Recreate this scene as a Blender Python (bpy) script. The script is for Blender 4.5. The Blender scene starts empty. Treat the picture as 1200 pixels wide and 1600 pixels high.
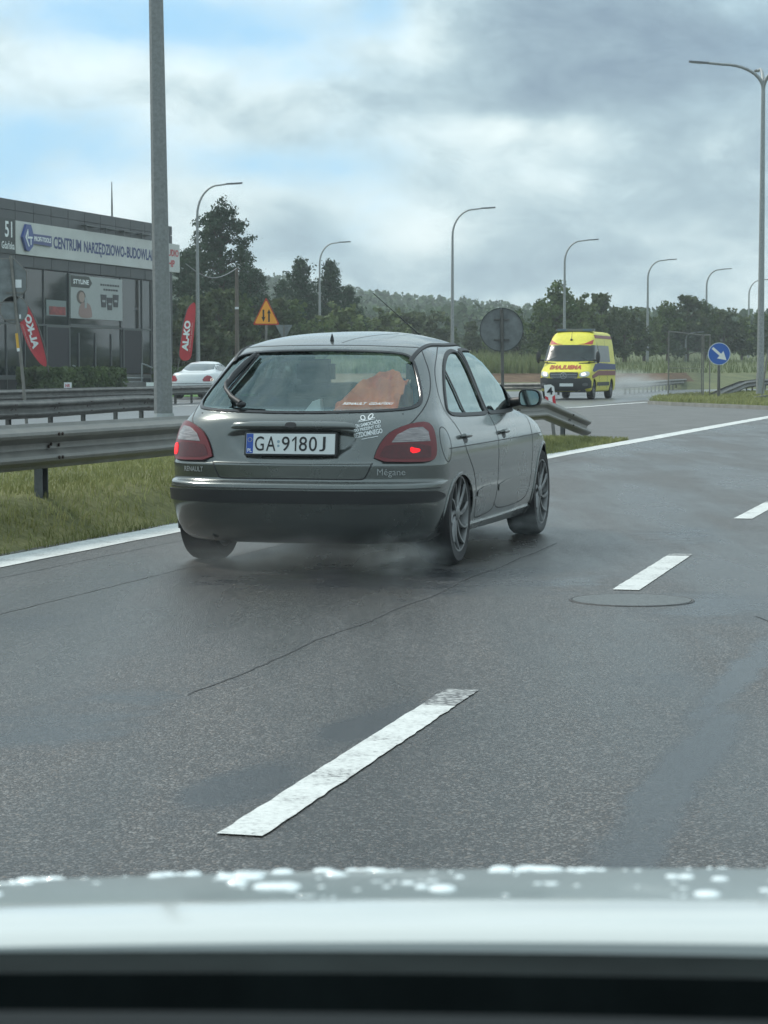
import bpy, bmesh, math, random
import numpy as np
from mathutils import Vector, Matrix, noise
from mathutils.bvhtree import BVHTree
from mathutils.geometry import delaunay_2d_cdt

random.seed(7); RNG = np.random.default_rng(7)
S = bpy.context.scene; COL = S.collection
PI = math.pi; rad = math.radians

# ------------------------------------------------------------------ camera, world, sun, exposure
F, CAMH, HOR = 3560.0, 1.13, 578.0                 # focal length in photo pixels, eye height, horizon row
PITCH = math.atan((800 - HOR) / F)
cam = bpy.data.objects.new('camera', bpy.data.cameras.new('camera')); COL.objects.link(cam)
cam.location = (0, 0, CAMH); cam.rotation_euler = (PI / 2 - PITCH, 0, 0)
cam.data.sensor_fit = 'VERTICAL'; cam.data.sensor_height = 36; cam.data.lens = F * 36 / 1600
cam.data.clip_start = 0.05; cam.data.clip_end = 6000
cam.data.dof.use_dof = True; cam.data.dof.focus_distance = 13.2; cam.data.dof.aperture_fstop = 26
S.camera = cam
S.render.resolution_x, S.render.resolution_y = 768, 1024
S.view_settings.view_transform = 'Standard'; S.view_settings.look = 'None'
S.view_settings.gamma = 1; S.view_settings.exposure = 0.48
try:
    S.cycles.use_denoising = True; S.cycles.max_bounces = 10; S.cycles.transparent_max_bounces = 24
    S.cycles.volume_bounces = 0; S.cycles.volume_step_rate = 1.0; S.cycles.caustics_refractive = False; S.cycles.caustics_reflective = False
    S.cycles.sample_clamp_indirect = 4
except Exception: pass

SUN_EL, SUN_AZ = rad(48), rad(-62)                 # azimuth measured from +Y, negative to the left
W = bpy.data.worlds.new('World'); S.world = W; W.use_nodes = True
wt = W.node_tree; wt.nodes.clear()
def wn(t, **k):
    n = wt.nodes.new(t)
    for a, b in k.items(): setattr(n, a, b)
    return n
sky = wn('ShaderNodeTexSky', sky_type='NISHITA'); sky.sun_disc = False
sky.sun_elevation = SUN_EL; sky.sun_rotation = SUN_AZ; sky.air_density = 1.0; sky.dust_density = 1.5; sky.ozone_density = 1.5
tc = wn('ShaderNodeTexCoord')
def wmath(op, a, b=None, c=None, clamp=False):
    n = wn('ShaderNodeMath', operation=op); n.use_clamp = clamp
    for i, v in enumerate((a, b, c)):
        if v is None: continue
        if isinstance(v, (int, float)): n.inputs[i].default_value = v
        else: wt.links.new(v, n.inputs[i])
    return n.outputs[0]
def wdot(vec, d):
    n = wn('ShaderNodeVectorMath', operation='DOT_PRODUCT'); wt.links.new(vec, n.inputs[0]); n.inputs[1].default_value = d
    return n.outputs['Value']
def wsep(vec):
    n = wn('ShaderNodeSeparateXYZ'); wt.links.new(vec, n.inputs[0]); return n.outputs
def wmap(vec, sc, loc=(0, 0, 0)):
    n = wn('ShaderNodeMapping'); wt.links.new(vec, n.inputs[0]); n.inputs['Scale'].default_value = sc; n.inputs['Location'].default_value = loc
    return n.outputs[0]
def wnoise(vec, scale, det=8, rough=.55, dist=0.0):
    n = wn('ShaderNodeTexNoise'); wt.links.new(vec, n.inputs['Vector']); n.inputs['Scale'].default_value = scale
    n.inputs['Detail'].default_value = det; n.inputs['Roughness'].default_value = rough; n.inputs['Distortion'].default_value = dist
    return n.outputs['Fac']
def wramp(f, stops, smooth=True):
    n = wn('ShaderNodeValToRGB'); wt.links.new(f, n.inputs[0]); cr = n.color_ramp
    if smooth: cr.interpolation = 'B_SPLINE' if len(stops) > 2 else 'EASE'
    while len(cr.elements) < len(stops): cr.elements.new(.5)
    for e, (p, c) in zip(cr.elements, stops): e.position = p; e.color = (*c, 1) if len(c) == 3 else c
    return n.outputs[0]
def wmix(f, a, b):
    n = wn('ShaderNodeMix', data_type='RGBA')
    for s, v in ((n.inputs[0], f), (n.inputs[6], a), (n.inputs[7], b)):
        if isinstance(v, (int, float)): s.default_value = v
        elif isinstance(v, tuple): s.default_value = (*v, 1)
        else: wt.links.new(v, s)
    return n.outputs[2]
dirv = tc.outputs['Generated']
# clouds are a noise in the sky direction, flattened towards the horizon; banks of grey lie to the right, gaps of blue to the left
cv = wmap(dirv, (1.0, 1.0, 2.0), (3.1, 1.7, .4))
n1 = wnoise(cv, 9.0, 10, .58, .15)
n2 = wnoise(wmap(dirv, (1, 1, 1.9), (9.3, 4.2, 7.7)), 20.0, 10, .62, .3)
n3 = wnoise(wmap(dirv, (1, 1, 1.7), (1.3, 8.2, 2.7)), 8.0, 8, .55, .1)
x_, y_, z_ = wsep(dirv)[:3]
def blob(ax, az, sx, sz, amp):                       # a broad patch of the sky centred on a direction
    a = wmath('DIVIDE', wmath('SUBTRACT', wmath('DIVIDE', x_, wmath('MAXIMUM', wmath('ABSOLUTE', y_), .2)), ax), sx)
    b = wmath('DIVIDE', wmath('SUBTRACT', z_, az), sz)
    r2 = wmath('ADD', wmath('MULTIPLY', a, a), wmath('MULTIPLY', b, b))
    return wmath('MULTIPLY', wmath('POWER', 2.718, wmath('MULTIPLY', r2, -1.0)), amp)
def acc(*v):
    s = v[0]
    for k in v[1:]: s = wmath('ADD', s, k)
    return s
gap = acc(blob(-.09, .150, .085, .016, .34), blob(-.145, .100, .055, .015, .36), blob(-.05, .088, .055, .009, .30), blob(-.17, .082, .025, .014, .22), blob(.0, .158, .012, .014, .25), blob(-.02, .128, .05, .006, .10))
amp = lambda n, k: wmath('MULTIPLY', wmath('SUBTRACT', n, .5), k)
cover = wmath('SUBTRACT', acc(amp(n1, 1.0), amp(n2, .55), blob(.10, .07, .11, .2, .25), .62), gap)
cmask = wramp(cover, [(.20, (0, 0, 0)), (.36, (.22, .22, .22)), (.62, (1, 1, 1))])
blue = wmix(wramp(z_, [(.0, (0, 0, 0)), (.6, (1, 1, 1))]), (.30, .62, .88), (.12, .32, .62))
skyscaled = wn('ShaderNodeVectorMath', operation='SCALE'); wt.links.new(sky.outputs[0], skyscaled.inputs[0]); skyscaled.inputs['Scale'].default_value = .085
blue2 = wmix(.75, skyscaled.outputs[0], blue)
dark = acc(blob(.12, .150, .085, .034, .34), blob(.082, .118, .055, .016, .24), blob(.16, .115, .04, .02, .10), blob(.09, .048, .06, .018, .16), blob(-.035, .054, .035, .012, .26), blob(.15, .075, .05, .02, .10), blob(.14, .09, .11, .12, .13),
           amp(n3, .85), amp(n2, .85), amp(n1, .5), blob(-.13, .06, .08, .025, -.12), blob(.018, .060, .022, .012, -.30), blob(.062, .104, .03, .007, -.26), blob(.01, .142, .022, .018, -.12), blob(-.12, .13, .08, .02, -.10), .36)
ccol = wramp(dark, [(.14, (.82, .91, .90)), (.36, (.56, .675, .695)), (.56, (.335, .46, .515)), (.85, (.17, .245, .325))])
cloudsky = wmix(cmask, blue2, ccol)
up = wramp(z_, [(.25, (1, 1, 1)), (.9, (1.35, 1.35, 1.35))], False)
vm = wn('ShaderNodeVectorMath', operation='MULTIPLY'); wt.links.new(cloudsky, vm.inputs[0]); wt.links.new(up, vm.inputs[1])
bgn = wn('ShaderNodeBackground'); bgn.inputs['Strength'].default_value = 1.0
wt.links.new(vm.outputs[0], bgn.inputs['Color'])
wo = wn('ShaderNodeOutputWorld'); wt.links.new(bgn.outputs[0], wo.inputs[0])

sd = bpy.data.lights.new('sun', 'SUN'); sd.energy = 2.0; sd.angle = rad(10); sd.color = (1, .95, .86)
sun = bpy.data.objects.new('sun', sd); COL.objects.link(sun)
sv = Vector((math.sin(SUN_AZ) * math.cos(SUN_EL), math.cos(SUN_AZ) * math.cos(SUN_EL), math.sin(SUN_EL)))
sun.rotation_euler = sv.to_track_quat('Z', 'Y').to_euler(); sun.location = (-30, 20, 60)

# ------------------------------------------------------------------ frames
RA = math.atan((1590 - 600) / F)                   # bearing of the road, to the right of the view
RD = (math.sin(RA), math.cos(RA)); RN = (math.cos(RA), -math.sin(RA))
def R(s, lat, z=0.0):                              # along the road, to its right, up
    return Vector((s * RD[0] + lat * RN[0], s * RD[1] + lat * RN[1], z))
def ray(u, v):
    sp, cp = math.sin(PITCH), math.cos(PITCH); yv = (v - 800) / F
    return Vector(((u - 600) / F, cp - yv * sp, -sp - yv * cp))
def G(u, v, z=0.0):                                # point of the ground seen there
    r = ray(u, v); t = (z - CAMH) / r.z
    return Vector((r.x * t, r.y * t, z))
def at(u, v, D):                                   # point at distance D ahead
    r = ray(u, v); t = D / r.y
    return Vector((r.x * t, D, CAMH + r.z * t))
def SL(p): return (p[0] * RD[0] + p[1] * RD[1], p[0] * RN[0] + p[1] * RN[1])

# ------------------------------------------------------------------ materials
MATS = {}
def mat(name, col, rough=.6, metal=0.0, var=0.0, vscale=6.0, bump=0.0, bscale=40.0, coat=0.0, emit=None, estr=0.0, col2=None, spec=.5, det=6, stretch=None, rvar=0.0, bdist=.02):
    if name in MATS: return MATS[name]
    m = bpy.data.materials.new(name); m.use_nodes = True; nt = m.node_tree; b = nt.nodes['Principled BSDF']
    b.inputs['Base Color'].default_value = (*col, 1); b.inputs['Roughness'].default_value = rough; b.inputs['Metallic'].default_value = metal
    b.inputs['Coat Weight'].default_value = coat; b.inputs['Coat Roughness'].default_value = .08; b.inputs['Specular IOR Level'].default_value = spec
    if emit: b.inputs['Emission Color'].default_value = (*emit, 1); b.inputs['Emission Strength'].default_value = estr
    t = nt.nodes.new('ShaderNodeTexCoord'); v = t.outputs['Object']
    if stretch:
        mp = nt.nodes.new('ShaderNodeMapping'); mp.inputs['Scale'].default_value = stretch; nt.links.new(v, mp.inputs[0]); v = mp.outputs[0]
    if var or col2 or rvar:
        n = nt.nodes.new('ShaderNodeTexNoise'); n.inputs['Scale'].default_value = vscale; n.inputs['Detail'].default_value = det; n.inputs['Roughness'].default_value = .6
        nt.links.new(v, n.inputs['Vector'])
        r = nt.nodes.new('ShaderNodeValToRGB'); nt.links.new(n.outputs['Fac'], r.inputs[0])
        r.color_ramp.elements[0].position = .32; r.color_ramp.elements[1].position = .68
        a = tuple(c * (1 - var) for c in col); c2 = col2 if col2 else tuple(min(1, c * (1 + var)) for c in col)
        r.color_ramp.elements[0].color = (*a, 1); r.color_ramp.elements[1].color = (*c2, 1)
        nt.links.new(r.outputs[0], b.inputs['Base Color'])
        if rvar:
            q = nt.nodes.new('ShaderNodeMapRange'); nt.links.new(n.outputs['Fac'], q.inputs[0]); q.inputs[1].default_value = .3; q.inputs[2].default_value = .7
            q.inputs[3].default_value = max(.02, rough - rvar); q.inputs[4].default_value = rough + rvar; nt.links.new(q.outputs[0], b.inputs['Roughness'])
    if bump:
        n = nt.nodes.new('ShaderNodeTexNoise'); n.inputs['Scale'].default_value = bscale; n.inputs['Detail'].default_value = 5
        nt.links.new(v, n.inputs['Vector']); bp = nt.nodes.new('ShaderNodeBump'); bp.inputs['Strength'].default_value = bump; bp.inputs['Distance'].default_value = bdist
        nt.links.new(n.outputs['Fac'], bp.inputs['Height']); nt.links.new(bp.outputs[0], b.inputs['Normal'])
    MATS[name] = m; return m
def glass(name, tint, fac=.1, rough=.02, gcol=(1, 1, 1), mx=.0):
    m = bpy.data.materials.new(name); m.use_nodes = True; nt = m.node_tree; nt.nodes.clear()
    o = nt.nodes.new('ShaderNodeOutputMaterial'); tr = nt.nodes.new('ShaderNodeBsdfTransparent'); tr.inputs[0].default_value = (*tint, 1)
    g = nt.nodes.new('ShaderNodeBsdfGlossy'); g.inputs['Roughness'].default_value = rough; g.inputs[0].default_value = (*gcol, 1)
    t = nt.nodes.new('ShaderNodeTexCoord'); n = nt.nodes.new('ShaderNodeTexNoise'); n.inputs['Scale'].default_value = 3.0; nt.links.new(t.outputs['Object'], n.inputs['Vector'])
    bp = nt.nodes.new('ShaderNodeBump'); bp.inputs['Strength'].default_value = .12; bp.inputs['Distance'].default_value = .03; nt.links.new(n.outputs['Fac'], bp.inputs['Height']); nt.links.new(bp.outputs[0], g.inputs['Normal'])
    fr = nt.nodes.new('ShaderNodeFresnel'); fr.inputs[0].default_value = 1.5
    ad = nt.nodes.new('ShaderNodeMath'); ad.operation = 'MULTIPLY_ADD'; ad.inputs[1].default_value = 1.0; ad.inputs[2].default_value = fac; ad.use_clamp = True
    nt.links.new(fr.outputs[0], ad.inputs[0]); mi = nt.nodes.new('ShaderNodeMixShader')
    nt.links.new(ad.outputs[0], mi.inputs[0]); nt.links.new(tr.outputs[0], mi.inputs[1]); nt.links.new(g.outputs[0], mi.inputs[2]); nt.links.new(mi.outputs[0], o.inputs[0])
    return m
def asphalt(name, base, rough, wet, patch=True):
    m = bpy.data.materials.new(name); m.use_nodes = True; nt = m.node_tree; b = nt.nodes['Principled BSDF']
    t = nt.nodes.new('ShaderNodeTexCoord'); v = t.outputs['Object']
    def noise_(scale, det=3, r=.5, st=None):
        n = nt.nodes.new('ShaderNodeTexNoise'); n.inputs['Scale'].default_value = scale; n.inputs['Detail'].default_value = det; n.inputs['Roughness'].default_value = r
        if st:
            mp = nt.nodes.new('ShaderNodeMapping'); mp.inputs['Rotation'].default_value = (0, 0, RA); mp.inputs['Scale'].default_value = st; nt.links.new(v, mp.inputs[0]); nt.links.new(mp.outputs[0], n.inputs['Vector'])
        else: nt.links.new(v, n.inputs['Vector'])
        return n.outputs['Fac']
    def rmp(f, p0, p1, a, c):
        q = nt.nodes.new('ShaderNodeMapRange'); nt.links.new(f, q.inputs[0]); q.inputs[1].default_value = p0; q.inputs[2].default_value = p1; q.inputs[3].default_value = a; q.inputs[4].default_value = c; q.interpolation_type = 'SMOOTHSTEP'; return q.outputs[0]
    def mth(op, a, c):
        q = nt.nodes.new('ShaderNodeMath'); q.operation = op
        for i, s in enumerate((a, c)):
            if isinstance(s, (int, float)): q.inputs[i].default_value = s
            else: nt.links.new(s, q.inputs[i])
        return q.outputs[0]
    vo = nt.nodes.new('ShaderNodeTexVoronoi'); vo.inputs['Scale'].default_value = 150; nt.links.new(v, vo.inputs['Vector'])
    sep = nt.nodes.new('ShaderNodeSeparateColor'); nt.links.new(vo.outputs['Color'], sep.inputs[0])
    stone = rmp(sep.outputs[0], .55, 1.0, .0, 1.0)
    warm = rmp(sep.outputs[1], .6, 1.0, 0., 1.)
    streak = noise_(.9, 4, .6, (1.6, .16, 1)); big = noise_(.35, 5, .6, (1.2, .45, 1)); fine = noise_(230, 2)
    c = nt.nodes.new('ShaderNodeMix'); c.data_type = 'RGBA'; c.inputs[6].default_value = (*[k * .50 for k in base], 1); c.inputs[7].default_value = (*[k * 2.6 for k in base], 1); nt.links.new(mth('POWER', stone, 1.5), c.inputs[0])
    c2 = nt.nodes.new('ShaderNodeMix'); c2.data_type = 'RGBA'; c2.blend_type = 'MULTIPLY'; nt.links.new(mth('MULTIPLY', warm, .8), c2.inputs[0]); nt.links.new(c.outputs[2], c2.inputs[6]); c2.inputs[7].default_value = (1.0, .78, .62, 1)
    c3 = nt.nodes.new('ShaderNodeMix'); c3.data_type = 'RGBA'; c3.blend_type = 'MULTIPLY'; c3.inputs[0].default_value = 1; nt.links.new(c2.outputs[2], c3.inputs[6])
    k = rmp(mth('ADD', mth('MULTIPLY', streak, .5), mth('MULTIPLY', big, .5)), .38, .62, .68, 1.28); cb = nt.nodes.new('ShaderNodeCombineColor')
    for i in range(3): nt.links.new(k, cb.inputs[i])
    nt.links.new(cb.outputs[0], c3.inputs[7]); nt.links.new(c3.outputs[2], b.inputs['Base Color'])
    wetf = rmp(mth('ADD', mth('MULTIPLY', big, .55), mth('MULTIPLY', streak, .45)), .42, .6, 1.0, 0.0)
    # standing water and bitumen stains, each with a ragged outline of its own
    sx = nt.nodes.new('ShaderNodeSeparateXYZ'); nt.links.new(v, sx.inputs[0])
    rs_ = mth('ADD', mth('MULTIPLY', sx.outputs[0], RD[0]), mth('MULTIPLY', sx.outputs[1], RD[1])); rl_ = mth('ADD', mth('MULTIPLY', sx.outputs[0], RN[0]), mth('MULTIPLY', sx.outputs[1], RN[1]))
    rag = noise_(2.2, 6, .65); stain = None
    for s0, l0, a_, c_, amp in ((5.85, -2.02, .45, .12, 1.1), (6.95, -1.99, .45, .10, 1.15), (5.0, -.84, 1.0, .07, 1.0), (6.4, -.90, 1.2, .09, 1.15), (8.4, -.98, 1.3, .08, 1.0), (10.9, -1.35, .9, .45, .75), (6.7, -2.95, 1.2, .35, .7), (11.9, -3.3, 1.0, 1.3, .85), (15.5, -2.2, 1.5, .5, .6), (9.0, -4.3, 1.5, .3, .6), (12.2, -2.3, .8, .25, .6), (8.2, -1.2, .6, .3, .5)) if patch else ():
        e1 = mth('DIVIDE', mth('SUBTRACT', rs_, s0), a_); e2 = mth('DIVIDE', mth('SUBTRACT', rl_, l0), c_)
        g_ = mth('MULTIPLY', mth('POWER', 2.718, mth('MULTIPLY', mth('ADD', mth('MULTIPLY', e1, e1), mth('MULTIPLY', e2, e2)), -.7)), amp); stain = g_ if stain is None else mth('MAXIMUM', stain, g_)
    if stain is not None:
        stain = rmp(mth('ADD', stain, mth('MULTIPLY', mth('SUBTRACT', rag, .5), 1.3)), .30, .85, 0.0, 1.0)
        c4 = nt.nodes.new('ShaderNodeMix'); c4.data_type = 'RGBA'; nt.links.new(mth('MULTIPLY', stain, .75), c4.inputs[0]); nt.links.new(c3.outputs[2], c4.inputs[6]); c4.inputs[7].default_value = (.020, .024, .030, 1); nt.links.new(c4.outputs[2], b.inputs['Base Color'])
        wetf = mth('MAXIMUM', wetf, mth('MULTIPLY', stain, 1.25))
    rr = mth('ADD', rough, mth('MULTIPLY', wetf, -wet)); nt.links.new(rr, b.inputs['Roughness'])
    bp = nt.nodes.new('ShaderNodeBump'); bp.inputs['Distance'].default_value = .004
    nt.links.new(mth('SUBTRACT', .85, mth('MULTIPLY', wetf, .38)), bp.inputs['Strength'])
    nt.links.new(mth('ADD', mth('MULTIPLY', vo.outputs['Distance'], -1.2), mth('MULTIPLY', fine, .5)), bp.inputs['Height']); nt.links.new(bp.outputs[0], b.inputs['Normal'])
    MATS[name] = m; return m

# ------------------------------------------------------------------ mesh helpers
class MB:
    def __init__(s): s.v = []; s.f = []; s.m = []; s.cur = 0
    def add(s, vs, fs, smooth=None):
        o = len(s.v); s.v += [tuple(p) for p in vs]; s.f += [tuple(i + o for i in f) for f in fs]; s.m += [s.cur] * len(fs); return s
    def box(s, c, sz, rz=0.0, rx=0.0, M=None):
        x, y, z = (k / 2 for k in sz); P = [Vector((a, b, d)) for a in (-x, x) for b in (-y, y) for d in (-z, z)]
        T = M if M else Matrix.Translation(Vector(c)) @ Matrix.Rotation(rz, 4, 'Z') @ Matrix.Rotation(rx, 4, 'X')
        return s.add([T @ p for p in P], [(0, 1, 3, 2), (4, 6, 7, 5), (0, 4, 5, 1), (2, 3, 7, 6), (0, 2, 6, 4), (1, 5, 7, 3)])
    def prism(s, poly, h0, h1, fn):                  # poly in 2D, fn(a, b, h) -> point
        n = len(poly); vs = [fn(a, b, h0) for a, b in poly] + [fn(a, b, h1) for a, b in poly]
        return s.add(vs, [tuple(range(n))[::-1], tuple(range(n, 2 * n))] + [(i, (i + 1) % n, n + (i + 1) % n, n + i) for i in range(n)])
    def tube(s, pts, r, n=10, cap=True):
        pts = [Vector(p) for p in pts]; rs = r if isinstance(r, (list, tuple)) else [r] * len(pts); vs = []; up = None
        for i, p in enumerate(pts):
            t = (pts[min(i + 1, len(pts) - 1)] - pts[max(i - 1, 0)]).normalized()
            if up is None: up = Vector((0, 0, 1)) if abs(t.z) < .9 else Vector((1, 0, 0))
            a = t.cross(up).normalized(); b = a.cross(t).normalized(); up = b
            vs += [p + (a * math.cos(2 * PI * k / n) + b * math.sin(2 * PI * k / n)) * rs[i] for k in range(n)]
        fs = [(i * n + k, i * n + (k + 1) % n, (i + 1) * n + (k + 1) % n, (i + 1) * n + k) for i in range(len(pts) - 1) for k in range(n)]
        if cap: fs += [tuple(range(n))[::-1], tuple((len(pts) - 1) * n + k for k in range(n))]
        return s.add(vs, fs)
    def lathe(s, prof, n=32, T=None):                # profile (radius, height) about local Z
        T = T or Matrix(); vs = [T @ Vector((r * math.cos(2 * PI * k / n), r * math.sin(2 * PI * k / n), h)) for r, h in prof for k in range(n)]
        return s.add(vs, [(i * n + k, i * n + (k + 1) % n, (i + 1) * n + (k + 1) % n, (i + 1) * n + k) for i in range(len(prof) - 1) for k in range(n)])
    def sweep(s, prof, path, closed=True):           # prof (offset, z) placed along ground path of (point, side vector)
        m = len(prof); vs = []
        for p, sd in path: vs += [p + sd * a + Vector((0, 0, b)) for a, b in prof]
        k2 = m if closed else m - 1
        fs = [(i * m + k, i * m + (k + 1) % m, (i + 1) * m + (k + 1) % m, (i + 1) * m + k) for i in range(len(path) - 1) for k in range(k2)]
        if closed: fs += [tuple(range(m))[::-1], tuple((len(path) - 1) * m + k for k in range(m))]
        return s.add(vs, fs)
    def ell(s, c, r, n=12, m=8, T=None):
        T = T or Matrix(); c = Vector(c); vs = []
        for i in range(m + 1):
            ph = PI * i / m
            for k in range(n): vs.append(T @ (c + Vector((r[0] * math.sin(ph) * math.cos(2 * PI * k / n), r[1] * math.sin(ph) * math.sin(2 * PI * k / n), r[2] * math.cos(ph)))))
        return s.add(vs, [(i * n + k, (i + 1) * n + k, (i + 1) * n + (k + 1) % n, i * n + (k + 1) % n) for i in range(m) for k in range(n)])
    def build(s, name, mats, parent=None, smooth=False, bevel=0.0, M=None, fixn=False, angle=40):
        me = bpy.data.meshes.new(name); me.from_pydata(s.v, [], s.f)
        if not isinstance(mats, (list, tuple)): mats = [mats]
        for m in mats: me.materials.append(m)
        if len(mats) > 1: me.polygons.foreach_set('material_index', s.m)
        if M: me.transform(M)
        if fixn or bevel:
            bm = bmesh.new(); bm.from_mesh(me); bmesh.ops.remove_doubles(bm, verts=bm.verts, dist=1e-5)
            if bevel: bmesh.ops.bevel(bm, geom=[e for e in bm.edges if len(e.link_faces) == 2 and e.calc_face_angle(0) > .5], offset=bevel, segments=2, affect='EDGES', clamp_overlap=True)
            bmesh.ops.recalc_face_normals(bm, faces=bm.faces); bm.to_mesh(me); bm.free()
        if smooth:
            me.polygons.foreach_set('use_smooth', [True] * len(me.polygons))
            try: me.set_sharp_from_angle(angle=rad(angle))
            except Exception: pass
        me.update(); o = bpy.data.objects.new(name, me); COL.objects.link(o)
        if parent: o.parent = parent
        return o
def empty(name, loc=(0, 0, 0), rz=0.0):
    o = bpy.data.objects.new(name, None); COL.objects.link(o); o.location = loc; o.rotation_euler = (0, 0, rz); o.empty_display_size = .2; return o
def tag(o, label=None, cat=None, group=None, kind=None):
    if label: o['label'] = label
    if cat: o['category'] = cat
    if group: o['group'] = group
    if kind: o['kind'] = kind
    return o
def copy_tree(o, parent=None):
    c = o.copy(); COL.objects.link(c); c.parent = parent
    for ch in [k for k in bpy.data.objects if k.parent == o]: copy_tree(ch, c)
    return c
def text_mesh(txt, bold=0.0, shear=0.0, res=3):
    cu = bpy.data.curves.new('t', 'FONT'); cu.body = txt; cu.size = 1; cu.offset = bold; cu.shear = shear; cu.resolution_u = res; cu.align_x = 'LEFT'
    o = bpy.data.objects.new('t', cu); COL.objects.link(o); bpy.context.view_layer.update()
    me = bpy.data.meshes.new_from_object(o.evaluated_get(bpy.context.evaluated_depsgraph_get())); bpy.data.objects.remove(o)
    v = np.array([p.co for p in me.vertices]); f = [tuple(p.vertices) for p in me.polygons]; bpy.data.meshes.remove(me)
    mn, mx = v.min(0), v.max(0); v = (v - mn) / np.maximum(mx - mn, 1e-6); return v[:, :2], f     # unit box
def add_text(mb, txt, x0, x1, y0, y1, fn, bold=0.0, shear=0.0, mirror=False, res=3):
    v, f = text_mesh(txt, bold, shear, res)
    if mirror: v[:, 0] = 1 - v[:, 0]
    mb.add([fn(x0 + (x1 - x0) * a, y0 + (y1 - y0) * b) for a, b in v], f)

def chaikin(p, n=2, closed=True):
    p = [tuple(q) for q in p]
    for _ in range(n):
        o = []; L = len(p)
        if not closed: o.append(p[0])
        for i in range(L if closed else L - 1):
            a, b = p[i], p[(i + 1) % L]
            o += [tuple(.75 * x + .25 * y for x, y in zip(a, b)), tuple(.25 * x + .75 * y for x, y in zip(a, b))]
        if not closed: o.append(p[-1])
        p = o
    return p
def resample(p, step, closed=False):
    p = [np.array(q, float) for q in p]
    if closed: p.append(p[0])
    out = []
    for a, b in zip(p[:-1], p[1:]):
        n = max(1, int(math.ceil(np.linalg.norm(b - a) / step)))
        out += [tuple(a + (b - a) * k / n) for k in range(n)]
    if not closed: out.append(tuple(p[-1]))
    return out
def in_poly(P, poly):
    x, y = P[:, 0], P[:, 1]; r = np.zeros(len(P), bool); n = len(poly)
    for i in range(n):
        x1, y1 = poly[i]; x2, y2 = poly[(i + 1) % n]
        if y1 == y2: continue
        c = ((y1 > y) != (y2 > y)) & (x < (x2 - x1) * (y - y1) / (y2 - y1) + x1); r ^= c
    return r
def near_poly(P, poly):
    q = np.array(poly); a = q; b = np.roll(q, -1, 0); best = np.full(len(P), 1e9); pt = np.zeros((len(P), 2))
    for i in range(len(a)):
        d = b[i] - a[i]; L = (d * d).sum() + 1e-12; t = np.clip(((P - a[i]) @ d) / L, 0, 1)[:, None]; c = a[i] + t * d
        e = np.linalg.norm(P - c, axis=1); k = e < best; best[k] = e[k]; pt[k] = c[k]
    return best, pt

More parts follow.
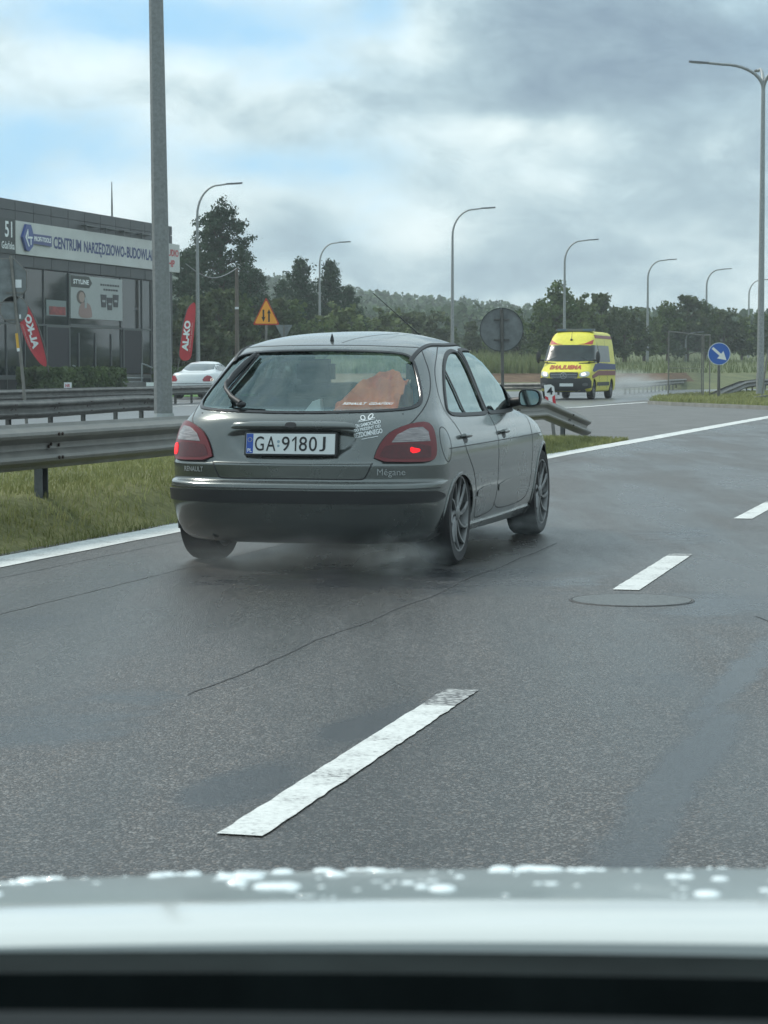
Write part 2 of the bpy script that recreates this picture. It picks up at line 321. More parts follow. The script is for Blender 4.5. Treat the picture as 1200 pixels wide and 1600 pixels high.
AX = {'rear': (lambda a, b: (Vector((a, -2, b)), Vector((0, 1, 0)))), 'front': (lambda a, b: (Vector((a, 9, b)), Vector((0, -1, 0)))),
      'right': (lambda a, b: (Vector((3, a, b)), Vector((-1, 0, 0)))), 'left': (lambda a, b: (Vector((-3, a, b)), Vector((1, 0, 0)))),
      'top': (lambda a, b: (Vector((a, b, 5)), Vector((0, 0, -1))))}
class Shell:
    """A car body: a stack of plan outlines, from sill to roof."""
    def __init__(s, rows, ns=(56, 130, 44), rings=130, taper=.05, mid=2.1, half=2.1, cr=.5, nr=2.8, cf=1.0, nf=2.4, cfu=.45, zu=.9, bow=0.0, ease=True):
        R_ = np.array(rows, float); t = np.concatenate([[0], np.cumsum(np.linalg.norm(np.diff(R_ * [1, .8, 1, .5], axis=0), axis=1) ** .8)])
        u = np.linspace(0, t[-1], rings); u = np.unique(np.round(np.concatenate([u, t]), 5)); K = np.empty((len(u), 4))
        for c in range(4): K[:, c] = s.pchip(t, R_[:, c], u)
        V = []; 
        for z, yr, w, yf in K:
            L = yf - yr; c1 = min(cr, L * .48); c2 = min(cf if z < zu else cfu, L * .48)
            def q(n, cd): 
                ph = np.linspace(0, PI / 2, 160); return w * np.sin(ph) ** (2 / n), cd * (1 - np.cos(ph) ** (2 / n))
            ax, ay = q(nr, c1); bx, by = q(nf, c2)
            A = s.res(np.stack([ax, yr + ay], 1), ns[0]); Fp = s.res(np.stack([bx, yf - by], 1)[::-1], ns[2])
            M = np.stack([np.full(ns[1], w), np.linspace(yr + c1, yf - c2, ns[1] + 2)[1:-1]], 1)
            H = np.concatenate([A, M, Fp]); H[:, 0] *= 1 - taper * ((H[:, 1] - mid) / half) ** 2
            full = np.concatenate([H, (H * [-1, 1])[1:-1][::-1]]); V.append(np.column_stack([full, np.full(len(full), z)]))
        s.n = len(V[0]); s.m = len(V); s.v = np.concatenate(V)
        i, k = np.meshgrid(np.arange(s.m - 1), np.arange(s.n), indexing='ij'); k2 = (k + 1) % s.n
        s.f = np.stack([i * s.n + k, i * s.n + k2, (i + 1) * s.n + k2, (i + 1) * s.n + k], -1).reshape(-1, 4); s.top = list(range((s.m - 1) * s.n, s.m * s.n))
        s.refresh()
    @staticmethod
    def res(P, n):
        d = np.concatenate([[0], np.cumsum(np.linalg.norm(np.diff(P, axis=0), axis=1))]); u = np.linspace(0, d[-1], n); return np.stack([np.interp(u, d, P[:, 0]), np.interp(u, d, P[:, 1])], 1)
    @staticmethod
    def pchip(x, y, u):
        h = np.diff(x); dl = np.diff(y) / h; m = np.zeros(len(x)); m[0] = dl[0]; m[-1] = dl[-1]
        for i in range(1, len(x) - 1):
            if dl[i - 1] * dl[i] > 0: w1 = 2 * h[i] + h[i - 1]; w2 = h[i] + 2 * h[i - 1]; m[i] = (w1 + w2) / (w1 / dl[i - 1] + w2 / dl[i])
        k = np.clip(np.searchsorted(x, u, side='right') - 1, 0, len(x) - 2); t = (u - x[k]) / h[k]
        return (2 * t**3 - 3 * t**2 + 1) * y[k] + (t**3 - 2 * t**2 + t) * h[k] * m[k] + (-2 * t**3 + 3 * t**2) * y[k + 1] + (t**3 - t**2) * h[k] * m[k + 1]
    def refresh(s): s.bvh = BVHTree.FromPolygons([tuple(p) for p in s.v], [tuple(f) for f in s.f] + [tuple(s.top)])
    def hit(s, ax, a, b, off=0.0):
        o, d = AX[ax](a, b); h = s.bvh.ray_cast(o, d)
        if h[0] is None: 
            q = {'rear': Vector((a, .5, b)), 'front': Vector((a, 3.5, b)), 'right': Vector((.9, a, b)), 'left': Vector((-.9, a, b)), 'top': Vector((a, b, 1.5))}[ax]; h = s.bvh.find_nearest(q)
        n = h[1]
        if n.dot(d) > 0: n = -n
        return h[0] + n * off, n
    def cut(s, holes, snap=.009):                      # holes: (axis, polygon, test)
        v = s.v.copy(); keep = np.ones(len(s.f), bool); cen = s.v[s.f].mean(1)
        for ax, poly, test in holes:
            c = {'rear': (0, 2), 'front': (0, 2), 'right': (1, 2), 'left': (1, 2)}[ax]; ok = test(v)
            P = v[:, c]; d, pt = near_poly(P, poly); k = np.where(ok & (d < snap))[0]
            for i in k:
                if ax in ('rear', 'front'): h, _ = s.hit(ax, pt[i][0], pt[i][1]); v[i] = h
                else: v[i, c[0]], v[i, c[1]] = pt[i]
        cen = v[s.f].mean(1)
        for ax, poly, test in holes:
            c = {'rear': (0, 2), 'front': (0, 2), 'right': (1, 2), 'left': (1, 2)}[ax]
            keep &= ~(test(cen) & in_poly(cen[:, c], poly))
        s.cv = v; s.cf = s.f[keep]
    def body(s, name, mats, parent, matfn=None, bottom=False):
        v = getattr(s, 'cv', s.v); f = getattr(s, 'cf', s.f); me = bpy.data.meshes.new(name)
        me.from_pydata([tuple(p) for p in v], [], [tuple(int(i) for i in q) for q in f] + [tuple(s.top)])
        for m in (mats if isinstance(mats, (list, tuple)) else [mats]): me.materials.append(m)
        if matfn: me.polygons.foreach_set('material_index', list(matfn(v[f].mean(1))) + [0])
        me.polygons.foreach_set('use_smooth', [True] * len(me.polygons)); me.update()
        o = bpy.data.objects.new(name, me); COL.objects.link(o); o.parent = parent; return o
    def patch(s, mb, ax, poly, off=.004, grid=.025, rim=.006):
        pts = resample(poly, grid * .7, True); q = np.array(pts); mn, mx = q.min(0), q.max(0)
        gx, gy = np.meshgrid(np.arange(mn[0], mx[0], grid), np.arange(mn[1], mx[1], grid)); g = np.stack([gx.ravel(), gy.ravel()], 1)
        k = in_poly(g, pts); g = g[k]
        if len(g): dd, _ = near_poly(g, pts); g = g[dd > grid * .35]
        n0 = len(pts); r = delaunay_2d_cdt([Vector(p) for p in pts] + [Vector(p) for p in g], [(i, (i + 1) % n0) for i in range(n0)], [], 1, 1e-7)
        V2, _, Fc = r[0], r[1], r[2]; hv = [s.hit(ax, p[0], p[1], off) for p in V2]; vs = [h[0] for h in hv]; base = len(vs)
        from collections import Counter
        ed = Counter()
        for f in Fc:
            for i in range(len(f)): ed[tuple(sorted((f[i], f[(i + 1) % len(f)])))] += 1
        bd = [e for e, c in ed.items() if c == 1]; bi = sorted({i for e in bd for i in e}); mp = {i: base + j for j, i in enumerate(bi)}
        vs += [hv[i][0] - hv[i][1] * rim for i in bi]; mb.add(vs, [tuple(f) for f in Fc] + [(a, b, mp[b], mp[a]) for a, b in bd]); return mb
    def ribbon(s, mb, ax, path, w=.006, off=.0015, h=.0, closed=False, step=.02):
        P = resample(path, step, closed); H = [s.hit(ax, a, b) for a, b in P]; n = len(P); vs = []
        for i in range(n):
            a = H[(i - 1) % n if closed else max(i - 1, 0)][0]; b = H[(i + 1) % n if closed else min(i + 1, n - 1)][0]
            t = (b - a); t = t.normalized() if t.length > 1e-6 else Vector((0, 0, 1)); nn = H[i][1]; sd_ = t.cross(nn).normalized() * (w / 2); p = H[i][0]
            vs += [p + nn * (off * .3) + sd_, p + nn * (off + h) + sd_ * .8, p + nn * (off + h) - sd_ * .8, p + nn * (off * .3) - sd_]
        L = n if closed else n - 1
        mb.add(vs, [(4 * i + k, 4 * i + k + 1, 4 * ((i + 1) % n) + k + 1, 4 * ((i + 1) % n) + k) for i in range(L) for k in range(3)]); return mb
    def text(s, mb, ax, txt, x0, x1, y0, y1, off=.004, bold=0.0, shear=0.0, rot=0.0, mirror=False, res=3):
        v, f = text_mesh(txt, bold, shear, res)
        if mirror: v[:, 0] = 1 - v[:, 0]
        cx, cy = x0, y0; ca, sa = math.cos(rot), math.sin(rot); out = []
        for a, b in v:
            X, Y = (x1 - x0) * a, (y1 - y0) * b; out.append(s.hit(ax, cx + X * ca - Y * sa, cy + X * sa + Y * ca, off)[0])
        mb.add(out, f)

# ------------------------------------------------------------------ shared materials
PAINT = mat('grey_metallic_paint', (.125, .138, .132), .27, .70, var=.05, vscale=1.5, coat=.75, rvar=.03)
BLK = mat('black_plastic', (.018, .019, .02), .5, bump=.1, bscale=300, bdist=.002)
BLKG = mat('gloss_black', (.012, .013, .014), .18)
RUB = mat('tyre_rubber', (.012, .012, .013), .7, var=.25, vscale=12, bump=.2, bscale=60)
ALU = mat('wheel_alloy', (.20, .205, .205), .4, .6, var=.15, vscale=15)
GALV = mat('galvanised_steel', (.185, .182, .165), .5, .55, var=.28, vscale=5, bump=.15, bscale=70, rvar=.1, det=9)
GALVD = mat('weathered_steel', (.105, .105, .097), .6, .35, var=.35, vscale=4, bump=.2, bscale=60, det=9)
POLE = mat('pole_zinc', (.20, .215, .215), .55, .45, col2=(.36, .38, .38), vscale=28, bump=.1, bscale=60, det=4)
def chipped():
    m = mat('road_marking_paint', (.60, .62, .60), .55, bump=.5, bscale=160, bdist=.004); nt = m.node_tree; b = nt.nodes['Principled BSDF']; t = nt.nodes.new('ShaderNodeTexCoord')
    n = nt.nodes.new('ShaderNodeTexNoise'); n.inputs['Scale'].default_value = 55; n.inputs['Detail'].default_value = 7; n.inputs['Roughness'].default_value = .7; n2 = nt.nodes.new('ShaderNodeTexNoise'); n2.inputs['Scale'].default_value = 5; n2.inputs['Detail'].default_value = 6
    for k in (n, n2): nt.links.new(t.outputs['Object'], k.inputs['Vector'])
    a = nt.nodes.new('ShaderNodeMath'); a.operation = 'MULTIPLY_ADD'; a.inputs[1].default_value = .55; nt.links.new(n2.outputs['Fac'], a.inputs[0]); nt.links.new(n.outputs['Fac'], a.inputs[2])
    c = nt.nodes.new('ShaderNodeValToRGB'); nt.links.new(a.outputs[0], c.inputs[0]); e = c.color_ramp.elements; e[0].position = .60; e[0].color = (.66, .68, .66, 1); e[1].position = .98; e[1].color = (.12, .12, .12, 1)
    k = e.new(.80); k.color = (.54, .56, .54, 1); k = e.new(.90); k.color = (.42, .43, .42, 1); nt.links.new(c.outputs[0], b.inputs['Base Color']); return m
WHITE = chipped()
SEAT = mat('seat_fabric', (.035, .04, .045), .9, var=.2, vscale=20)
GLASSC = glass('car_window_glass', (.88, .98, .95), .08, .03, (.7, .86, .85))
GLASSS = glass('side_window_glass', (.14, .19, .19), .30, .03, (.66, .78, .78))
RED = mat('red_lens', (.13, .004, .008), .3, coat=.25, var=.12, vscale=60)
REDD = mat('dark_red_lens', (.07, .003, .006), .3, coat=.3, var=.2, vscale=50)
REDL = mat('lit_brake_lamp', (.4, .0, .005), .3, emit=(1, .006, .012), estr=.9)
CLR = mat('clear_lens', (.22, .20, .20), .2, coat=.8, var=.45, vscale=18, stretch=(.4, 1, 9))
CHR = mat('dull_chrome', (.36, .38, .38), .35, .3)
PLW = mat('plate_white', (.66, .70, .69), .4, bump=.05)
PLB = mat('plate_blue', (.02, .08, .38), .4)
INK = mat('plate_ink', (.012, .012, .014), .5)
STK = mat('sticker_white', (.72, .76, .76), .5)
ORG = mat('orange_cloth', (.92, .20, .06), .85, var=.25, vscale=5, bump=.5, bscale=12)

# ------------------------------------------------------------------ the grey hatchback ahead
ORX = -.527 - .08 * math.sin(rad(14.9)); ORY = 12.77 - .08 * math.cos(rad(14.9))
def wheel_meshes(r, rr, wd, spokes, twist=.35):
    t = MB(); t.lathe([(rr * .98, wd * .5), (rr * 1.04, wd * .53), (r * .93, wd * .54), (r * .985, wd * .44), (r, wd * .3), (r, -wd * .3), (r * .985, -wd * .44), (r * .93, -wd * .54), (rr * 1.04, -wd * .53), (rr * .98, -wd * .5)], 56)
    for k in range(3): t.lathe([(r + .0005, (k - 1) * wd * .2 - .004), (r - .006, (k - 1) * wd * .2), (r + .0005, (k - 1) * wd * .2 + .004)], 56)
    m = MB(); m.lathe([(rr, wd * .50), (rr, wd * .535), (rr * .955, wd * .53), (rr * .94, wd * .46), (rr * .9, wd * .2), (rr * .88, -wd * .45), (rr * .98, -wd * .5)], 56)
    hz = wd * .40
    for k in range(spokes):
        a0 = 2 * PI * k / spokes; pts = []
        N = 7
        for i in range(N):
            q = i / (N - 1); rad_ = rr * (.14 + .81 * q); a = a0 + twist * q * q; w = rr * (.036 + .016 * q + .03 * (1 - q) ** 2); z = hz + wd * .10 * q ** 2
            c, s_ = math.cos(a), math.sin(a); P = Vector((rad_ * c, rad_ * s_, z)); T = Vector((-s_, c, 0)) * w
            pts += [P + T, P + T * .6 + Vector((0, 0, .010)), P - T * .6 + Vector((0, 0, .010)), P - T, P + Vector((0, 0, -.022))]
        m.add(pts, [(5 * i + j, 5 * i + (j + 1) % 5, 5 * (i + 1) + (j + 1) % 5, 5 * (i + 1) + j) for i in range(N - 1) for j in range(5)])
    m.lathe([(rr * .22, hz - .02), (rr * .2, hz + .012), (rr * .12, hz + .02), (0.001, hz + .018)], 24)
    d = MB(); d.lathe([(rr * .86, -wd * .1), (rr * .5, -wd * .05), (.001, -wd * .02)], 40)
    return t, m, d
def add_wheel(parent, x, y, z, r, rr, wd, spokes=10, ph=0.0, steer=0.0, rimmat=None):
    t, m, d = wheel_meshes(r, rr, wd, spokes); sgn = 1 if x > 0 else -1
    M = Matrix.Translation((x, y, z)) @ Matrix.Rotation(steer, 4, 'Z') @ Matrix.Rotation(sgn * PI / 2, 4, 'Y') @ Matrix.Rotation(ph, 4, 'Z')
    w = t.build('wheel', RUB, parent, True, M=M); m.build('rim', rimmat or ALU, w, True, M=M, angle=35); d.build('brake_disc', mat('brake_steel', (.015, .015, .016), .6, .3), w, True, M=M); return w

def make_hatchback():
    root = empty('hatchback_car', (ORX, ORY, 0), -rad(14.9))
    tag(root, 'dark grey metallic hatchback driving away in the next lane with brake lamps lit', 'car')
    #      z     yr    w     yf
    rows = [(.150, .17, .60, 3.90), (.156, .12, .72, 3.98), (.185, .08, .775, 4.02), (.24, .047, .805, 4.06), (.33, .018, .828, 4.10), (.385, .004, .836, 4.12),
            (.46, .0, .842, 4.13), (.488, .003, .843, 4.13), (.499, .02, .843, 4.13), (.506, .058, .843, 4.125), (.518, .068, .844, 4.12),
            (.597, .066, .846, 4.10), (.612, .080, .846, 4.095), (.685, .098, .842, 4.03), (.76, .112, .826, 3.90), (.81, .124, .804, 3.72), (.85, .142, .780, 3.47), (.878, .168, .762, 3.27), (.90, .195, .750, 3.14),
            (.93, .232, .738, 3.02), (1.0, .322, .712, 2.88), (1.1, .455, .675, 2.69), (1.2, .585, .632, 2.48), (1.235, .640, .608, 2.36), (1.262, .70, .580, 2.26), (1.290, .80, .540, 2.14),
            (1.315, .92, .485, 2.04), (1.338, 1.10, .405, 1.94), (1.354, 1.30, .31, 1.86), (1.364, 1.50, .21, 1.80), (1.370, 1.66, .09, 1.76), (1.371, 1.70, .02, 1.74)]
    sh = Shell(rows, taper=.052, mid=2.15, half=2.1, cr=.48, nr=2.75, cf=1.0, nf=2.5, cfu=.42)
    # hollow pressed into the tailgate round the number plate
    rec = chaikin([(-.40, .795), (0, .80), (.40, .795), (.37, .70), (.27, .632), (.0, .622), (-.27, .632), (-.37, .70)], 2)
    bvh0 = sh.bvh; P = sh.v[:, [0, 2]]; m = in_poly(P, rec) & (sh.v[:, 1] < .5); d, _ = near_poly(P[m], rec); k = np.clip(d / .03, 0, 1); sh.v[m, 1] += .026 * k * k * (3 - 2 * k); sh.refresh()
    rg = chaikin([(-.655, .93), (-.60, .905), (-.3, .893), (0, .888), (.3, .893), (.60, .905), (.655, .93), (.655, .97), (.60, 1.09), (.545, 1.19), (.50, 1.222), (.35, 1.237), (0, 1.245), (-.35, 1.237), (-.50, 1.222), (-.545, 1.19), (-.60, 1.09), (-.655, .97)], 2)
    ws = chaikin([(-.66, .95), (0, .93), (.66, .95), (.55, 1.24), (.5, 1.27), (-.5, 1.27), (-.55, 1.24)], 2)
    srear = chaikin([(.80, .91), (.80, .885), (.86, .868), (1.3, .862), (1.69, .862), (1.70, .88), (1.66, 1.07), (1.61, 1.225), (1.58, 1.244), (1.47, 1.247), (1.28, 1.222), (1.10, 1.165), (.93, 1.05)], 2)
    sfront = chaikin([(1.76, .87), (1.80, .862), (2.40, .866), (2.74, .885), (2.76, .91), (2.60, 1.04), (2.36, 1.19), (2.22, 1.238), (2.0, 1.255), (1.78, 1.257), (1.70, 1.245), (1.71, 1.1)], 2)
    arch_r = [(.78 + .325 * math.cos(a), .285 + .245 * math.sin(a)) for a in np.linspace(0, 2 * PI, 48, endpoint=False)]
    arch_f = [(3.29 + .345 * math.cos(a), .29 + .345 * math.sin(a)) for a in np.linspace(0, 2 * PI, 48, endpoint=False)]
    R_ = lambda v: v[:, 0] > .45; L_ = lambda v: v[:, 0] < -.45
    holes = [('rear', rg, lambda v: v[:, 1] < 1.1), ('front', ws, lambda v: v[:, 1] > 1.9)]
    for nm, t in (('right', R_), ('left', L_)):
        holes += [(nm, srear, t), (nm, sfront, t), (nm, arch_r, t), (nm, arch_f, t)]
    sh.cut(holes)
    body = sh.body('body', PAINT, root)
    # glazing, seals
    g = sh.patch(MB(), 'rear', rg, -.003, .04, .0).build('rear_window', GLASSC, root, True)
    b = MB(); sh.ribbon(b, 'rear', rg, .024, .002, .003, True)
    b.build('window_seal', BLKG, g, True)
    w = sh.patch(MB(), 'front', ws, -.003, .05, .0).build('windscreen', GLASSC, root, True)
    b = MB(); sh.ribbon(b, 'front', ws, .04, .002, .002, True); b.build('window_seal', BLKG, w, True)
    for sd_ in ('right', 'left'):
        for nm, poly in (('rear_side_window', srear), ('front_side_window', sfront)):
            g = sh.patch(MB(), sd_, poly, -.004, .04, .0).build(nm, GLASSS, root, True)
            b = MB(); sh.ribbon(b, sd_, poly, .030, .002, .004, True)
            if nm[0] == 'r': sh.ribbon(b, sd_, [(1.17, .865), (1.13, 1.0), (1.06, 1.135)], .026, .001, .004)
            b.build('window_frame', BLK, g, True)
        b = MB(); sh.patch(b, sd_, [(1.655, 1.245), (1.72, 1.245), (1.735, 1.1), (1.75, .865), (1.69, .865), (1.68, 1.07)], .004, .03, .004); b.build('door_pillar', BLK, root, True)
        b = MB(); sh.patch(b, sd_, [(2.50, .868), (2.80, .885), (2.62, 1.035), (2.55, 1.03)], .007, .03, .005); b.build('mirror_base', BLK, root, True)
        # shut lines of doors, sill, crease
        b = MB()
        sh.ribbon(b, sd_, chaikin([(1.745, .86), (1.742, .72), (1.735, .6), (1.73, .42), (1.71, .30), (1.66, .262), (1.4, .245), (1.24, .242), (1.20, .27), (1.165, .40), (1.10, .52), (.98, .60), (.90, .66), (.80, .80), (.735, .88), (.715, .98), (.83, 1.12), (1.02, 1.215), (1.25, 1.272), (1.5, 1.29), (1.66, 1.29), (1.70, 1.28)], 2, False), .008, .0012)
        sh.ribbon(b, sd_, chaikin([(1.72, .30), (1.80, .27), (2.1, .26), (2.55, .27), (2.73, .30), (2.80, .40), (2.83, .6), (2.84, .76), (2.85, .86)], 2, False), .008, .0012)
        sh.ribbon(b, sd_, chaikin([(1.70, 1.28), (1.9, 1.292), (2.15, 1.275), (2.4, 1.20), (2.62, 1.07), (2.84, .90)], 2, False), .007, .0012)
        b.build('door_gap', BLK, root, True)
        b = MB(); sh.ribbon(b, sd_, [(.52, .683), (1.0, .688), (2.0, .695), (2.8, .70), (3.25, .705)], .006, .001); b.build('crease_shade_line', BLK, root, True)  # black strip laid along the body crease as its shade line
        b = MB()
        sh.patch(b, sd_, chaikin([(1.20, .36), (1.20, .42), (1.70, .435), (1.70, .362)], 1), .005, .03, .002); sh.patch(b, sd_, chaikin([(1.765, .362), (1.765, .435), (2.5, .45), (2.74, .415), (2.6, .372)], 1), .005, .03, .002)
        b.build('side_moulding', PAINT, root, True)
        b = MB(); sh.patch(b, sd_, [(1.12, .178), (1.12, .215), (2.92, .228), (2.94, .178)], .012, .04, .015); b.build('sill', PAINT, root, True)
        for y0 in (.90, 1.92):
            h = MB(); q = [(y0 + .055 * math.cos(a), .728 + .027 * math.sin(a)) for a in np.linspace(0, 2 * PI, 20, endpoint=False)]
            sh.patch(h, sd_, q, .001, .02, .003); hh = h.build('door_handle_cup', BLK, root, True)
            h = MB(); p0, n0 = sh.hit(sd_, y0 - .075, .742); p1, _ = sh.hit(sd_, y0 + .065, .742); pm, nm_ = sh.hit(sd_, y0, .742)
            h.tube([p0 + n0 * .004, p0 + n0 * .020, pm + nm_ * .026, p1 + nm_ * .020, p1 + nm_ * .004], [.010, .014, .015, .013, .010], 10); h.build('door_handle', PAINT, root, True)
        # arch lips
        for arc in (arch_r, arch_f):
            b = MB(); pts = [p for p in arc if p[1] > .19]; i0 = max(range(len(arc)), key=lambda i: 0 if arc[i][1] > .19 else 1)
            n = len(arc); st = next(i for i in range(n) if arc[i][1] > .19 and arc[i - 1][1] <= .19); seq = []
            i = st
            while arc[i % n][1] > .19 and len(seq) < n: seq.append(arc[i % n]); i += 1
            sh.ribbon(b, sd_, seq, .018, .002, .004); b.build('wheel_arch_lip', PAINT, root, True)
            sg = 1 if sd_ == 'right' else -1; b = MB(); cy = sum(p[0] for p in arc) / n
            cz = .287; ro = .36; ang = np.linspace(-.25, PI + .25, 24); vs = []
            for a in ang:
                yy, zz = cy + (ro if arc is arch_f else .345) * math.cos(a), cz + (ro if arc is arch_f else .335) * math.sin(a); vs += [(sg * .80, yy, zz), (sg * .52, yy, zz)]
            nn = len(ang); b.add(vs, [(2 * k, 2 * k + 1, 2 * k + 3, 2 * k + 2) for k in range(nn - 1)] + [tuple([2 * k + 1 for k in range(nn)])]); b.build('wheel_well', BLK, root, True)
    # fuel flap
    b = MB(); q = chaikin([(.40, .70), (.44, .80), (.53, .81), (.57, .72), (.54, .62), (.46, .60)], 2); sh.ribbon(b, 'right', q, .006, .001, 0, True); b.build('fuel_flap', BLK, root, True)
    # tailgate shut line, roof seams
    b = MB()
    for sgn in (-1, 1):
        sh.ribbon(b, 'rear', chaikin([(sgn * x, z) for x, z in ((.0, .521), (.30, .519), (.415, .519), (.435, .535), (.468, .61))], 2, False), .009, .0015)
        sh.ribbon(b, 'rear', chaikin([(sgn * x, z) for x, z in ((.63, .812), (.665, .85), (.685, .93), (.672, 1.02), (.635, 1.12), (.590, 1.20), (.555, 1.248), (.53, 1.262))], 2, False), .008, .0015)
    sh.ribbon(b, 'rear', chaikin([(-.53, 1.262), (-.3, 1.272), (0, 1.276), (.3, 1.272), (.53, 1.262)], 2, False), .008, .0015)
    b.build('tailgate_gap', BLK, root, True)
    for sgn in (-1, 1):
        b = MB(); sh.ribbon(b, 'top', chaikin([(sgn * .535, .70), (sgn * .548, .86), (sgn * .552, 1.1), (sgn * .553, 1.5), (sgn * .54, 1.9), (sgn * .51, 2.12)], 2, False), .026, .003, .005); b.build('roof_gutter', BLK, root, True)
    b = MB(); sh.ribbon(b, 'top', [(.10, .80), (.30, 1.35)], .005, .001); b.build('roof_seam', BLK, root)
    # aerial and washer jet
    b = MB(); p, n = sh.hit('top', .02, .86); b.lathe([(.012, 0), (.011, .012), (.006, .03), (.001, .042)], 12, Matrix.Translation(p)); b.build('washer_jet', BLKG, root, True)
    b = MB(); p, n = sh.hit('top', .28, 1.95); b.lathe([(.02, -.004), (.016, .02), (.006, .04)], 12, Matrix.Translation(p)); b.tube([p + Vector((0, 0, .03)), p + Vector((-.19, -.42, .28))], [.004, .0022], 6); b.build('aerial', BLKG, root)
    # crease of tailgate under plate
    b = MB(); sh.ribbon(b, 'rear', chaikin([(-.465, .609), (-.2, .606), (0, .605), (.2, .606), (.463, .609)], 1, False), .010, .002, .002); b.build('tailgate_crease', PAINT, root, True)
    # grip bar above the plate
    bvh1 = sh.bvh; sh.bvh = bvh0; b = MB(); prof = [(-.01, .845), (.012, .843), (.028, .834), (.035, .820), (.034, .806), (.026, .798), (-.03, .795)]; vs = []; XB = np.linspace(-.372, .372, 41)
    for x in XB:
        e_ = max(0.0, 1 - (abs(x) / .3725) ** 7) ** .5; y0_ = sh.hit('rear', x, .82)[0].y
        vs += [(x, y0_ - o_ * (e_ if o_ > 0 else 1), .800 + (z_ - .800) * (.25 + .75 * e_)) for o_, z_ in prof]
    b.add(vs, [(7 * i + k, 7 * i + k + 1, 7 * (i + 1) + k + 1, 7 * (i + 1) + k) for i in range(40) for k in range(6)]); bar = b.build('grip_bar', PAINT, root, True, angle=60)
    b = MB(); sh.patch(b, 'rear', chaikin([(-.035, .80), (-.03, .825), (.03, .825), (.035, .80)], 2), .0352, .01, .003); b.build('tailgate_lock', BLK, bar, True); sh.bvh = bvh1
    # number plate
    pl = MB(); cz = .716; yb = .112; tl = rad(8)
    T = Matrix.Translation((0, yb - .022, cz)) @ Matrix.Rotation(-tl, 4, 'X')
    fn = lambda a, b_, h=0.0: T @ Vector((a, -h, b_))
    pl.prism([(-.272, -.067), (.272, -.067), (.272, .067), (-.272, .067)], -.02, .0, lambda a, b_, h: fn(a, b_, h)); hold = pl.build('plate_holder', BLK, root, bevel=.003)
    pl = MB(); pl.prism(chaikin([(-.26, -.057), (.26, -.057), (.26, .057), (-.26, .057)], 0), .0, .003, lambda a, b_, h: fn(a, b_, h)); plate = pl.build('number_plate', PLW, root)
    pl = MB(); pl.prism([(-.258, -.055), (-.219, -.055), (-.219, .055), (-.258, .055)], .003, .0042, lambda a, b_, h: fn(a, b_, h)); pl.build('blue_band', PLB, plate)
    t = MB(); f2 = lambda a, b_: fn(a, b_, .0048)
    add_text(t, 'PL', -.251, -.226, -.048, -.028, f2, .02); t.build('country_letters', STK, plate); t = MB()
    for k in range(12): a = 2 * PI * k / 12; t.box((0, 0, 0), (.003, .001, .003), M=T @ Matrix.Translation((-.2385 + .012 * math.cos(a), -.0045, .022 + .012 * math.sin(a))))
    t.build('star_ring', mat('star_yellow', (.6, .5, .08), .5), plate)
    t = MB(); X = -.208
    for ch, w_, gp in (('G', .053, .013), ('A', .056, .036), ('9', .046, .012), ('1', .027, .016), ('8', .047, .011), ('0', .047, .014), ('J', .036, 0)):
        if ch == '1':
            q1 = [(.019, -.041), (.028, -.041), (.028, .041), (.0205, .041), (.002, .022), (.002, .0115), (.019, .0265)]; t.add([f2(X + a, c) for a, c in q1], [tuple(range(7))])
        else: add_text(t, ch, X, X + w_, -.041, .041, f2, .004, res=5)
        X += w_ + gp
    t.build('plate_lettering', INK, plate)
    t = MB(); t.lathe([(.0085, 0), (.0085, .0012), (.0005, .0012)], 16, T @ Matrix.Translation((-.0700, -.003, .012)) @ Matrix.Rotation(PI / 2, 4, 'X')); t.lathe([(.007, 0), (.007, .0012), (.0005, .0012)], 16, T @ Matrix.Translation((-.0700, -.003, -.012)) @ Matrix.Rotation(PI / 2, 4, 'X')); t.build('plate_seal', mat('seal_grey', (.25, .35, .4), .5), plate)
    # tail lamps
    for sgn in (-1, 1):
        q = [(sgn * x, z) for x, z in ((.468, .618), (.492, .70), (.535, .768), (.585, .802), (.655, .828), (.715, .835), (.748, .80), (.768, .73), (.775, .66), (.765, .622), (.72, .612))]
        q = chaikin(q, 1); b = MB(); sh.patch(b, 'rear', q, .012, .02, .018); tl_ = b.build('tail_lamp', RED, root, True)
        q2 = chaikin([(sgn * x, z) for x, z in ((.560, .723), (.585, .765), (.645, .800), (.70, .805), (.728, .78), (.742, .728))], 0); b = MB(); sh.patch(b, 'rear', q2, .0145, .02, .003); b.build('reversing_lens', CLR, tl_, True)
        q3 = chaikin([(sgn * x, z) for x, z in ((.50, .635), (.512, .68), (.535, .712), (.745, .717), (.752, .65), (.745, .632))], 1); b = MB(); sh.patch(b, 'rear', q3, .0140, .02, .003); b.build('lower_lens', REDD, tl_, True)
        xc = .68 if sgn > 0 else .745
        q4 = chaikin([(sgn * (xc - .022), .662), (sgn * (xc - .028), .700), (sgn * (xc - .002), .690), (sgn * (xc + .022), .686), (sgn * (xc + .018), .668)] if sgn > 0 else [(-.725, .645), (-.725, .71), (-.762, .705), (-.765, .66), (-.757, .64)], 1)
        b = MB(); sh.patch(b, 'rear', q4, .0165, .012, .003); b.build('brake_lamp', REDL, tl_, True)
        b = MB(); sh.ribbon(b, 'rear', q, .009, .0015, .0015, True); b.build('lamp_gap', BLK, tl_, True)
    # bumper rubbing strip
    b = MB()
    z0, z1 = .386, .458
    sh.patch(b, 'rear', chaikin([(-.808, z0 + .02), (-.808, z1 - .02), (-.78, z1), (0, z1), (.78, z1), (.808, z1 - .02), (.808, z0 + .02), (.78, z0), (0, z0), (-.78, z0)], 1), .010, .03, .014); b.build('bumper_strip', BLK, root, True)
